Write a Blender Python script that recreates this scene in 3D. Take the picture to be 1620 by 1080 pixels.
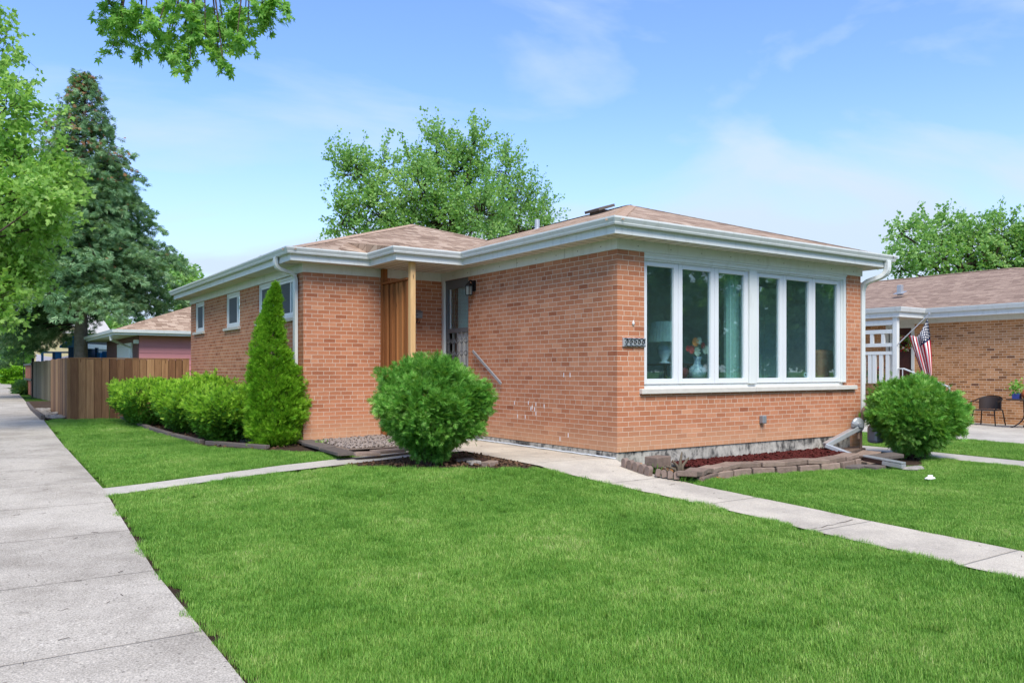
import bpy, bmesh, math, random
import numpy as np
from mathutils import Vector, Matrix
R = math.radians
random.seed(7); rng = np.random.default_rng(11)
scn = bpy.context.scene
for o in list(bpy.data.objects): bpy.data.objects.remove(o)

# ---------------------------------------------------------------- camera
FPX, HOR, YAW = 1268.8, 586.2, .598
CAM = np.array([-7.16, -8.026, 1.088])
cd = bpy.data.cameras.new('camera'); cam = bpy.data.objects.new('camera', cd)
scn.collection.objects.link(cam); scn.camera = cam
cd.sensor_width = 36; cd.lens = 36*FPX/1620; cd.shift_y = (HOR-540)/1620
cd.clip_start = .05; cd.clip_end = 2000
cam.location = CAM; cam.rotation_euler = (R(90), 0, -YAW)

# ---------------------------------------------------------------- sky, sun, exposure
SUN_EL, SUN_AZ = 50, 204      # azimuth from +Y clockwise: high, from in front of the house
W = bpy.data.worlds.new('World'); scn.world = W; W.use_nodes = True
nt = W.node_tree; nt.nodes.clear()
def wn(t, **k):
    n = nt.nodes.new(t)
    for a, v in k.items(): setattr(n, a, v)
    return n
sky = wn('ShaderNodeTexSky', sky_type='NISHITA', sun_disc=False, sun_elevation=R(SUN_EL), sun_rotation=R(SUN_AZ),
         altitude=100, air_density=1.0, dust_density=.25, ozone_density=2.0)
tc = wn('ShaderNodeTexCoord')
mp = wn('ShaderNodeMapping'); mp.inputs['Rotation'].default_value = (R(12), R(-18), R(20)); mp.inputs['Scale'].default_value = (1.0, 2.4, 5.4)
n1 = wn('ShaderNodeTexNoise'); n1.inputs['Scale'].default_value = .95; n1.inputs['Detail'].default_value = 7; n1.inputs['Roughness'].default_value = .52; n1.inputs['Distortion'].default_value = 1.3
r1 = wn('ShaderNodeValToRGB'); r1.color_ramp.elements[0].position = .47; r1.color_ramp.elements[1].position = .68
sep = wn('ShaderNodeSeparateXYZ')
mr = wn('ShaderNodeMapRange'); mr.inputs[1].default_value = 0; mr.inputs[2].default_value = .34; mr.inputs[3].default_value = .72; mr.inputs[4].default_value = .06; mr.interpolation_type = 'SMOOTHSTEP'
ma = wn('ShaderNodeMath', operation='MULTIPLY'); ma.inputs[1].default_value = .72
mx = wn('ShaderNodeMath', operation='ADD', use_clamp=True)
hs = wn('ShaderNodeHueSaturation'); hs.inputs['Saturation'].default_value = 1.12; hs.inputs['Value'].default_value = 1.3
mix = wn('ShaderNodeMix', data_type='RGBA'); mix.inputs['B'].default_value = (4.1, 5.0, 6.2, 1)
bg = wn('ShaderNodeBackground'); bg.inputs['Strength'].default_value = .115
out = wn('ShaderNodeOutputWorld')
L = nt.links.new
L(tc.outputs['Generated'], mp.inputs[0]); L(mp.outputs[0], n1.inputs['Vector']); L(n1.outputs[0], r1.inputs[0]); L(r1.outputs[0], ma.inputs[0])
L(tc.outputs['Generated'], sep.inputs[0]); L(sep.outputs[2], mr.inputs[0]); L(ma.outputs[0], mx.inputs[0]); L(mr.outputs[0], mx.inputs[1])
gn = wn('ShaderNodeMix', data_type='RGBA', blend_type='MULTIPLY'); gn.inputs['Factor'].default_value = 1; gn.inputs['B'].default_value = (1.06, 1.09, 1.34, 1)
L(sky.outputs[0], hs.inputs['Color']); L(hs.outputs[0], gn.inputs['A']); L(gn.outputs['Result'], mix.inputs['A']); L(mx.outputs[0], mix.inputs['Factor'])
L(mix.outputs['Result'], bg.inputs[0]); L(bg.outputs[0], out.inputs[0])
sd = bpy.data.lights.new('sun', 'SUN'); so = bpy.data.objects.new('sun', sd); scn.collection.objects.link(so)
sd.energy = 3.4; sd.angle = R(32); sd.color = (1, .93, .81)
so.rotation_euler = (R(90-SUN_EL), 0, R(180-SUN_AZ)); so.location = (0, 0, 40)
vs = scn.view_settings; vs.view_transform = 'Standard'; vs.look = 'None'; vs.gamma = 1; vs.exposure = .55
scn.cycles.max_bounces = 8; scn.cycles.transparent_max_bounces = 12

# ---------------------------------------------------------------- pixel -> place helpers (photograph pixels, 1620 wide)
cY, sY = math.cos(YAW), math.sin(YAW)
def ray(x, y):
    a = (x-810)/FPX
    return np.array([a*cY+sY, -a*sY+cY, -(y-HOR)/FPX])
def onX(x, y, v): d = ray(x, y); return CAM+d*((v-CAM[0])/d[0])
def onY(x, y, v): d = ray(x, y); return CAM+d*((v-CAM[1])/d[1])
def atD(x, y, f): return CAM+ray(x, y)*f
def G(X, Y):
    X = np.asarray(X, float); Y = np.asarray(Y, float)
    b = np.interp(Y, [-12, -8, -5, -3.5, -1.5, -.75, 0, 2, 5, 12, 40], [-.52, -.46, -.39, -.345, -.25, -.18, -.09, -.085, -.085, -.05, 0])
    l = np.interp(Y, [-12, -4, 2.1, 12.65, 22, 60], [-.62, -.45, -.25, -.02, .05, .1])
    r = np.interp(Y, [-12, -5, -3, 0, 20], [-.5, -.42, -.38, -.33, -.28])
    t = np.clip((-1.2-X)/4.6, 0, 1); q = np.clip((X-.1)/1.0, 0, 1)
    return b*(1-t)*(1-q)+l*t+r*q
def gp(x, y, dz=0):
    d = ray(x, y); t = 1.5/max(1e-4, -d[2])
    for _ in range(60):
        p = CAM+d*t; t = t*.5+.5*(CAM[2]-float(G(p[0], p[1]))-dz)/max(1e-4, -d[2])
    return CAM+d*t

# ---------------------------------------------------------------- materials
def hexc(h):
    c = [int(h[i:i+2], 16)/255 for i in (0, 2, 4)]
    return tuple([(v/12.92 if v <= .04045 else ((v+.055)/1.055)**2.4) for v in c])+(1,)
class Mat:
    def __init__(s, name, rough=.8, spec=.3, metal=0.0):
        s.m = bpy.data.materials.new(name); s.m.use_nodes = True; s.t = s.m.node_tree
        s.b = s.t.nodes['Principled BSDF']; s.b.inputs['Roughness'].default_value = rough
        s.b.inputs['Specular IOR Level'].default_value = spec; s.b.inputs['Metallic'].default_value = metal
    def n(s, ty, ins=None, **k):
        n = s.t.nodes.new(ty)
        for a, v in k.items(): setattr(n, a, v)
        for a, v in (ins or {}).items():
            if isinstance(v, bpy.types.NodeSocket): s.t.links.new(v, n.inputs[a])
            else: n.inputs[a].default_value = v
        return n
    def uv(s): return s.n('ShaderNodeTexCoord').outputs['UV']
    def ob(s): return s.n('ShaderNodeTexCoord').outputs['Object']
    def wp(s): return s.n('ShaderNodeNewGeometry').outputs['Position']
    def mapp(s, v, sc=(1, 1, 1), loc=(0, 0, 0), rot=(0, 0, 0)): return s.n('ShaderNodeMapping', {'Vector': v, 'Scale': sc, 'Location': loc, 'Rotation': rot}).outputs[0]
    def noise(s, v, scale, detail=4, rough=.55, dist=0): return s.n('ShaderNodeTexNoise', {'Vector': v, 'Scale': scale, 'Detail': detail, 'Roughness': rough, 'Distortion': dist}).outputs[0]
    def ramp(s, f, stops, interp='LINEAR'):
        n = s.n('ShaderNodeValToRGB', {'Fac': f}); r = n.color_ramp; r.interpolation = interp
        while len(r.elements) < len(stops): r.elements.new(.5)
        for e, (p, c) in zip(r.elements, stops): e.position = p; e.color = hexc(c) if isinstance(c, str) else (c, c, c, 1)
        return n.outputs[0]
    def mix(s, f, a, b, mode='MIX'):
        return s.n('ShaderNodeMix', {'Factor': f, 'A': a, 'B': b}, data_type='RGBA', blend_type=mode).outputs['Result']
    def math(s, op, a, b=0.0, c=0.0, clamp=False): return s.n('ShaderNodeMath', {0: a, 1: b, 2: c}, operation=op, use_clamp=clamp).outputs[0]
    def col(s, c): s.t.links.new(c, s.b.inputs['Base Color']) if isinstance(c, bpy.types.NodeSocket) else setattr(s.b.inputs['Base Color'], 'default_value', c)
    def bump(s, h, dist=.01, st=1.0):
        b = s.n('ShaderNodeBump', {'Height': h, 'Distance': dist, 'Strength': st}); s.t.links.new(b.outputs[0], s.b.inputs['Normal'])
    def lk(s, a, name): s.t.links.new(a, s.b.inputs[name])

def plain(name, h, rough=.6, spec=.3, metal=0, var=.12, scale=6, bump=.0):
    M = Mat(name, rough, spec, metal); n = M.noise(M.ob(), scale, 5)
    orr = M.n('ShaderNodeObjectInfo').outputs['Random']; hv_ = M.n('ShaderNodeHueSaturation', {'Value': M.math('ADD', M.math('MULTIPLY', orr, min(.5, var*1.2)), 1-min(.25, var*.6))})
    M.t.links.new(M.mix(M.math('MULTIPLY', n, 1.0), tuple(c*(1-var) for c in hexc(h)[:3])+(1,), tuple(min(1, c*(1+var)) for c in hexc(h)[:3])+(1,)), hv_.inputs['Color']); M.col(hv_.outputs[0])
    if bump: M.bump(M.noise(M.ob(), scale*8, 3), bump)
    return M.m
def bricks(name, stops, mortar, stain=None, w=.2032, h=.0677, seed=0, dirt=.25):
    M = Mat(name, .88, .15); uv = M.mapp(M.uv(), loc=(seed, 0, 0))
    wob = M.noise(uv, 9, 2)
    uvw = M.n('ShaderNodeVectorMath', {0: uv, 1: M.n('ShaderNodeVectorMath', {0: M.n('ShaderNodeCombineXYZ', {0: wob, 1: wob}).outputs[0], 'Scale': .006}, operation='SCALE').outputs[0]}, operation='ADD').outputs[0]
    bt = M.n('ShaderNodeTexBrick', {'Vector': uvw, 'Color1': (0, 0, 0, 1), 'Color2': (1, 1, 1, 1), 'Mortar': (0, 0, 0, 1), 'Scale': 1, 'Mortar Size': .0042, 'Mortar Smooth': .2, 'Bias': 0, 'Brick Width': w, 'Row Height': h}, offset=.5, offset_frequency=2, squash=.62, squash_frequency=9)
    c = M.ramp(bt.outputs[0], stops)
    streak = M.noise(M.mapp(uv, (160, 14, 1)), 1, 3, .7)
    c = M.mix(.4, c, M.ramp(streak, [(.3, .42), (.7, .72)]), 'OVERLAY')
    blot = M.noise(uv, 1.1, 5, .6)
    c = M.mix(dirt, c, M.ramp(blot, [(.3, .3), (.7, .75)]), 'OVERLAY')
    mc = M.mix(M.noise(uv, 25, 3), hexc(mortar[0]), hexc(mortar[1]))
    full = M.mix(bt.outputs['Fac'], c, mc)
    if stain:
        z = M.n('ShaderNodeSeparateXYZ', {0: M.wp()}).outputs[2]
        f = M.math('SUBTRACT', M.n('ShaderNodeMapRange', {0: z, 1: .0, 2: stain[1], 3: 1.0, 4: 0.0}).outputs[0], M.math('MULTIPLY', M.noise(uv, 2.2, 4), .5), clamp=True)
        full = M.mix(M.math('MULTIPLY', f, stain[2]), full, hexc(stain[0]))
    M.col(full)
    hgt = M.math('SUBTRACT', M.math('MULTIPLY', streak, .25), bt.outputs['Fac'])
    M.bump(hgt, .004, .6)
    return M.m
def shingles(name, stops, contrast=.5):
    M = Mat(name, .95, .08); uv = M.uv()
    bt = M.n('ShaderNodeTexBrick', {'Vector': uv, 'Color1': (0, 0, 0, 1), 'Color2': (1, 1, 1, 1), 'Mortar': (0, 0, 0, 1), 'Scale': 1, 'Mortar Size': .004, 'Mortar Smooth': .3, 'Brick Width': .21, 'Row Height': .135}, offset=.37, offset_frequency=2, squash=1.6, squash_frequency=3)
    c = M.ramp(M.math('ADD', M.math('MULTIPLY', bt.outputs[0], .7), M.math('MULTIPLY', M.noise(M.mapp(uv, (1, 1, 1)), 1.6, 3), .3)), stops)
    c = M.mix(.5, c, M.ramp(M.noise(uv, 160, 2), [(.3, .35), (.7, .68)]), 'OVERLAY')
    c = M.mix(M.math('MULTIPLY', bt.outputs['Fac'], .6), c, hexc('5f4c3e'))
    M.col(c)
    v = M.n('ShaderNodeSeparateXYZ', {0: uv}).outputs[1]
    saw = M.math('FRACT', M.math('DIVIDE', v, .135))
    M.bump(M.math('SUBTRACT', M.math('MULTIPLY', bt.outputs[0], .4), M.math('MULTIPLY', saw, 1.0)), .012)
    return M.m
def concrete(name, dark, light, joint=None, spd=1.0):
    M = Mat(name, .93, .15); uv = M.wp()
    n = M.noise(uv, 1.3, 8, .7); c = M.mix(M.ramp(n, [(.38, 0.0), (.6, 1.0)]), hexc(dark), hexc(light))
    f = M.noise(uv, 95, 3, .75); c = M.mix(.75*spd, c, M.ramp(f, [(.33, .26), (.5, .5), (.68, .74)]), 'OVERLAY')
    vo = M.n('ShaderNodeTexVoronoi', {'Vector': uv, 'Scale': 38.0, 'Randomness': 1.0})
    peb = M.ramp(M.n('ShaderNodeSeparateXYZ', {0: vo.outputs['Color']}).outputs[0], [(0, .16), (.12, .5), (.86, .5), (1, .74)])
    c = M.mix(.55*spd, c, M.mix(M.ramp(vo.outputs['Distance'], [(.25, 1.0), (.45, 0.0)]), (.5, .5, .5, 1), peb), 'OVERLAY')
    hgt = M.math('MULTIPLY', f, .6)
    if joint:
        y0, dy, wd = joint
        y = M.n('ShaderNodeSeparateXYZ', {0: M.n('ShaderNodeVectorMath', {0: uv, 1: M.n('ShaderNodeVectorMath', {0: M.n('ShaderNodeTexNoise', {'Vector': uv, 'Scale': 3.0}).outputs[1], 'Scale': .02}, operation='SCALE').outputs[0]}, operation='ADD').outputs[0]}).outputs[1]
        fr = M.math('ABSOLUTE', M.math('SUBTRACT', M.math('FRACT', M.math('ADD', M.math('DIVIDE', M.math('SUBTRACT', y, y0), dy), .5)), .5))
        ln = M.n('ShaderNodeMapRange', {0: fr, 1: wd/dy*.4, 2: wd/dy, 3: 1.0, 4: 0.0}).outputs[0]
        c = M.mix(M.math('MULTIPLY', ln, .5), c, hexc('6d665e')); hgt = M.math('SUBTRACT', hgt, M.math('MULTIPLY', ln, 2.0))
        cell = M.math('FLOOR', M.math('DIVIDE', M.math('SUBTRACT', y, y0), dy))
        wnz = M.n('ShaderNodeTexWhiteNoise', {'W': cell}, noise_dimensions='1D').outputs[0]
        c = M.mix(.22, c, M.ramp(wnz, [(0, .38), (1, .62)]), 'OVERLAY')
    M.col(c); M.bump(hgt, .004)
    return M.m
def wood(name, stops, per=.14, rough=.8):
    M = Mat(name, rough, .2); o = M.wp()
    ri = M.n('ShaderNodeNewGeometry').outputs['Random Per Island']
    sp = M.n('ShaderNodeVectorMath', {0: o, 1: M.n('ShaderNodeCombineXYZ', {0: M.math('MULTIPLY', ri, 37.0), 1: M.math('MULTIPLY', ri, 11.0), 2: M.math('MULTIPLY', ri, 5.0)}).outputs[0]}, operation='ADD').outputs[0]
    g = M.noise(M.mapp(sp, (22, 22, 1.2)), 1, 5, .65, 1.2)
    k = M.n('ShaderNodeTexVoronoi', {'Vector': M.mapp(sp, (7, 7, 1.6)), 'Scale': 1.0}).outputs['Distance']
    c = M.ramp(M.math('ADD', M.math('MULTIPLY', g, .62), M.math('MULTIPLY', ri, .5)), stops)
    c = M.mix(M.ramp(k, [(.03, .85), (.09, .0)]), c, hexc('3a2416'))
    M.col(c); M.bump(g, .003)
    return M.m
def leafy(name, stops, nscale=1.2, trans=.35, rough=.55, spec=.25):
    M = Mat(name, rough, spec)
    g = M.n('ShaderNodeNewGeometry'); ri = g.outputs['Random Per Island']
    n = M.noise(g.outputs['Position'], nscale, 3)
    f = M.math('ADD', M.math('MULTIPLY', ri, .55), M.math('SUBTRACT', M.math('MULTIPLY', n, 1.1), .33), clamp=True)
    c = M.ramp(f, stops); M.col(c)
    tr = M.n('ShaderNodeBsdfTranslucent', {'Color': M.mix(.5, c, hexc('9fc93a'))})
    mx = M.n('ShaderNodeMixShader', {0: trans, 1: M.b.outputs[0], 2: tr.outputs[0]})
    M.t.links.new(mx.outputs[0], M.t.nodes['Material Output'].inputs[0])
    return M.m

def mk_white():
    M = Mat('white_trim_paint', .45, .4); p = M.wp(); n = M.noise(M.mapp(p, (9, 9, 1.5)), 1, 5, .7); k = M.noise(p, 1.2, 4)
    M.col(M.mix(M.math('MULTIPLY', M.ramp(n, [(.5, 0.0), (.75, 1.0)]), M.math('MULTIPLY', k, .75)), hexc('d6dad8'), hexc('a8a79c'))); return M.m
WHITE = mk_white()
SOFFIT = plain('soffit_panel', 'd9d2c6', .7, .2, var=.06, scale=3)
VINYL = plain('white_vinyl', 'd8dbde', .35, .45, var=.03, scale=2)
STONE_SILL = plain('limestone_sill', 'c6c2b9', .8, .2, var=.12, scale=12, bump=.002)
BRICK = bricks('orange_brick', [(0, '93593f'), (.06, 'a66b4e'), (.5, 'b07556'), (.94, 'b77d5e'), (1, 'c08868')], ('d8c4b0', 'c6b09c'), ('c9a07e', .5, .75))
BRICKN = bricks('ochre_brick', [(0, '6b4632'), (.05, '8c5f3c'), (.25, 'a5734a'), (.6, 'b58156'), (1, 'be8c64')], ('eadbc2', 'd8c6ac'), seed=3.3)
BRICKL = bricks('red_brick', [(0, '87452e'), (.5, 'ad6748'), (1, 'be7a58')], ('d6c2ac', 'c4b09c'))
SHING = shingles('tan_shingles', [(0, '6a5a4c'), (.2, '86705f'), (.5, 'a08976'), (.8, 'b49e8a'), (1, 'c6b29e')])
SHINGN = shingles('mauve_shingles', [(0, '78655a'), (.4, '8e796c'), (.75, '9c8778'), (1, 'aa9484')])
CAPM = plain('cap_shingle', 'a38c7a', .95, .08, var=.3, scale=7)
WALKC = concrete('sidewalk_concrete', '9c9488', 'b5ada0', (-3.15, 1.47, .009), 1.25)
PATHC = concrete('path_concrete', 'aea598', 'c4bbab', (-1.0, 1.3, .012), .7)
PLAINC = concrete('slab_concrete', 'a8a298', 'bdb7ab', None, .6)
GRAYC = concrete('step_concrete', '7d7b74', '8f8c83', None, .6)
CEDAR = wood('cedar_boards', [(.15, '4a3424'), (.4, '6e4f39'), (.65, '906e4e'), (.9, 'b48f68')])
PINE = wood('new_pine', [(.2, '6b4022'), (.5, '8c5a34'), (.8, 'a67244'), (1, 'b98658')])
PINEL = wood('pale_pine', [(.2, 'b08b5e'), (.5, 'd0ad7c'), (1, 'e2c698')])
OLDW = wood('weathered_boards', [(.2, '564c3c'), (.6, '7c705a'), (1, '948871')])
GRAYM = plain('grey_painted_metal', '8b9095', .4, .5, .3, .1, 10)
ALU = plain('galvanized', 'b9bdc0', .35, .5, .5, .15, 14)
BLACKM = plain('black_metal', '17181a', .45, .5, .2)
DARKB = plain('dark_bronze_metal', '362d2b', .5, .4)
GREYD = plain('grey_storm_door', '636568', .45, .4, var=.05)
DOORW = plain('pale_door', 'dcdfdb', .6, .2, var=.05)
BROWN = plain('brown_frame', '3d2a24', .6, .2)
SOIL = plain('bed_soil', '4e4035', .95, .1, var=.5, scale=14, bump=.03)
MULCHR = plain('red_mulch_chip', '5a2a26', .9, .1, var=.5, scale=30)
PAVER = plain('pink_grey_paver', '8c7a6e', .9, .1, var=.45, scale=11, bump=.01)
PAVERD = plain('dark_slate', '6a625d', .9, .1, var=.25, scale=9, bump=.01)
SCAL = plain('brown_edging', '85746a', .9, .1, var=.2, scale=18, bump=.006)
ROCK = plain('pale_rock', '9c968f', .9, .1, var=.35, scale=14, bump=.02)
PINK = plain('pink_siding', 'bc7f80', .6, .2, var=.06)
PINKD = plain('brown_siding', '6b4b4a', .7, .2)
BARK = plain('bark', '6f6157', .95, .05, var=.45, scale=9, bump=.06)
BARKD = plain('dark_bark', '4a3f36', .95, .05, var=.4, scale=9, bump=.04)
DRYW = plain('dry_wood', '6a6052', .95, .05, var=.4, scale=20)
RED = plain('red_cloth', 'b02236', .8, .1, var=.05); WHC = plain('white_cloth', 'e8e6e4', .8, .1, var=.03); NAVY = plain('navy_cloth', '283350', .8, .1, var=.08)
BLUE = plain('blue_plastic', '1f6fa8', .5, .3); TEAL = plain('dark_teal', '17405c', .6, .3); TARP = plain('pale_tarp', 'cfcbd6', .8, .1, var=.06)
CREAM = plain('cream_wall', 'b3a985', .8, .1); CAULK = plain('white_caulk', 'd6dbe0', .6, .2)
ROOM = plain('room_wall', 'd2d6d0', .9, .05); CARPET = plain('carpet', '6b5f50', .95, .05)
SHADE = plain('lamp_shade', 'b4c4be', .9, .05); CERAM = plain('ceramic', 'dfe6e6', .25, .5, var=.04)
CURT = plain('curtain', 'd2e6da', .9, .05, var=.05)
ORF = plain('orange_flower', 'c9773a', .8, .1); REDF = plain('red_flower', 'b3262c', .7, .1); CRF = plain('cream_flower', 'd8d4bf', .8, .1)
TERRA = plain('terracotta', 'b0603c', .8, .1); TAN = plain('tan_leather', 'e39c78', .6, .2)
def mk_vase():
    M = Mat('blue_white_porcelain', .2, .5); v = M.noise(M.ob(), 28, 2, .5, 1.5)
    M.col(M.ramp(v, [(.44, 'dfe9ee'), (.5, '2d5f8c'), (.55, 'dfe9ee')])); return M.m
VASE = mk_vase()
def mk_found():
    M = Mat('old_foundation', .92, .1); p = M.wp()
    a = M.noise(M.mapp(p, (2.5, 2.5, 4)), 1, 6, .7, .8); b = M.noise(M.mapp(p, (14, 14, 5)), 1, 4, .7)
    f = M.math('ADD', M.math('MULTIPLY', a, .6), M.math('MULTIPLY', b, .45))
    M.col(M.ramp(f, [(.40, '383634'), (.48, '6c6a66'), (.54, 'a19d95'), (.66, 'c0bcb2')])); M.bump(b, .006); return M.m
FOUND = mk_found()
def mk_glass(name, tint, refl):
    M = Mat(name); t = M.t; t.nodes.remove(M.b)
    g = M.n('ShaderNodeNewGeometry'); c = M.math('ABSOLUTE', M.n('ShaderNodeVectorMath', {0: g.outputs['Normal'], 1: g.outputs['Incoming']}, operation='DOT_PRODUCT').outputs['Value'])
    f = M.math('MULTIPLY', M.math('ADD', M.math('MULTIPLY', M.math('POWER', M.math('SUBTRACT', 1.0, c), 5.0), .96), .045), refl, clamp=True)
    tr = M.n('ShaderNodeBsdfTransparent', {'Color': tint}); gl = M.n('ShaderNodeBsdfGlossy', {'Color': (.85, .97, .95, 1), 'Roughness': .015})
    du = M.n('ShaderNodeBsdfDiffuse', {'Color': (.42, .62, .62, 1)}); mx = M.n('ShaderNodeMixShader', {0: f, 1: M.n('ShaderNodeMixShader', {0: .022, 1: tr.outputs[0], 2: du.outputs[0]}).outputs[0], 2: gl.outputs[0]}); t.links.new(mx.outputs[0], t.nodes['Material Output'].inputs[0])  # weak teal diffuse paints a pale, brightening haze into the pane
    return M.m
GLASS = mk_glass('window_glass', (.80, .93, .95, 1), 2.8)
SCREEN = plain('insect_screen', '40464c', .6, .4, var=.05)
def mk_ground():
    M = Mat('turf_ground', .95, .05); p = M.wp()
    f = M.math('ADD', M.math('MULTIPLY', M.noise(p, .5, 5), .5), M.math('MULTIPLY', M.noise(p, 30, 4, .7), .5))
    M.col(M.ramp(f, [(.3, '304a1a'), (.5, '466a24'), (.7, '608634')])); M.bump(M.noise(p, 60, 3, .8), .03); return M.m
TURF = mk_ground()
def mk_grass():
    M = Mat('grass_blades', .5, .25); g = M.n('ShaderNodeNewGeometry'); oi = M.n('ShaderNodeObjectInfo')
    n1 = M.noise(g.outputs['Position'], .9, 5, .65); n2 = M.noise(g.outputs['Position'], 5.5, 3)
    f = M.math('ADD', M.math('ADD', M.math('MULTIPLY', g.outputs['Random Per Island'], .36), M.math('MULTIPLY', n1, .62)), M.math('MULTIPLY', n2, .30))
    c = M.ramp(f, [(.30, '34601a'), (.50, '588c2e'), (.68, '7caa44'), (.84, 'a4c064'), (.95, 'd2ca96')])
    M.col(c); tr = M.n('ShaderNodeBsdfTranslucent', {'Color': c})
    mx = M.n('ShaderNodeMixShader', {0: .22, 1: M.b.outputs[0], 2: tr.outputs[0]}); M.t.links.new(mx.outputs[0], M.t.nodes['Material Output'].inputs[0])
    return M.m
GRASS = mk_grass()
ARB = leafy('arborvitae_sprays', [(0, '28561c'), (.3, '4c8c32'), (.6, '7cb84c'), (1, 'c0e488')], 2.2, .4)
ARBY = leafy('yellow_green_sprays', [(0, '3a6a14'), (.35, '62a020'), (.7, '92c833'), (1, 'bce456')], 3, .4)
YEW = leafy('yew_needles', [(0, '1f4818'), (.4, '356a22'), (.75, '4f8a2a'), (1, '70a838')], 3.2, .35)  # body colour lowered to paint the dark look below the tops
YEWLIT = leafy('yew_lit_top_growth', [(0, '7cba30'), (.4, 'a4da40'), (.75, 'c4ec58'), (1, 'dcf87c')], 3.2, .5)  # yellow new growth, brightened so the top-lit look is painted in
MAPLEY = leafy('bright_maple_leaves', [(0, '6a9c42'), (.4, '94c25e'), (.75, 'b4da7a'), (1, 'd2ee9c')], .7, .55)
MAPLE = leafy('maple_leaves', [(0, '54903c'), (.4, '78b450'), (.7, '98cc66'), (1, 'b8e084')], .6, .55)
MAPLED = leafy('green_maple_leaves', [(0, '60944c'), (.45, '8cba6c'), (.75, 'b2d486'), (1, 'd0e8a4')], .5, .55)
SPRUCE = leafy('spruce_needles', [(0, '35583a'), (.4, '5f8860'), (.7, '8cae80'), (1, 'bcd4a4')], .8, .3, .65)
CONES = leafy('brown_cones', [(0, '6a4a34'), (.5, '8c6444'), (1, 'a57a54')], 1, .0, .8)

# ---------------------------------------------------------------- mesh helpers
COL = scn.collection; ORG = {}
def tag(o, label=None, cat=None, group=None, kind=None):
    if label: o['label'] = label
    if cat: o['category'] = cat
    if group: o['group'] = group
    if kind: o['kind'] = kind
    return o
def thing(name, label, cat, loc, group=None, rz=0):
    o = bpy.data.objects.new(name, None); COL.objects.link(o); o.location = loc; o.rotation_euler.z = rz; o.empty_display_size = .1
    ORG[o.name] = np.array(loc, float); return tag(o, label, cat, group)
def calc_uv(me):
    nl = len(me.loops); uvl = me.uv_layers.new(name='UVMap')
    co = np.zeros(len(me.vertices)*3); me.vertices.foreach_get('co', co); co = co.reshape(-1, 3)
    nf = len(me.polygons); nr = np.zeros(nf*3); me.polygons.foreach_get('normal', nr); nr = nr.reshape(-1, 3)
    lt = np.zeros(nf, int); me.polygons.foreach_get('loop_total', lt); vi = np.zeros(nl, int); me.loops.foreach_get('vertex_index', vi)
    n = np.repeat(nr, lt, 0); p = co[vi]; h = np.stack([-n[:, 1], n[:, 0], np.zeros(nl)], 1); hl = np.linalg.norm(h, axis=1, keepdims=True)
    flat = hl[:, 0] < .15; h = h/np.maximum(hl, 1e-6); v = np.cross(n, h)
    vert = hl[:, 0] > .98
    v[vert] = (0, 0, 1)
    ax = np.abs(n[:, 0]) > np.abs(n[:, 1])
    h[vert & ax] = (0, 1, 0); h[vert & ~ax] = (1, 0, 0)
    h[flat] = (1, 0, 0); v[flat] = (0, 1, 0)
    uv = np.stack([(p*h).sum(1), (p*v).sum(1)], 1).astype(np.float32); uvl.data.foreach_set('uv', uv.ravel())
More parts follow.
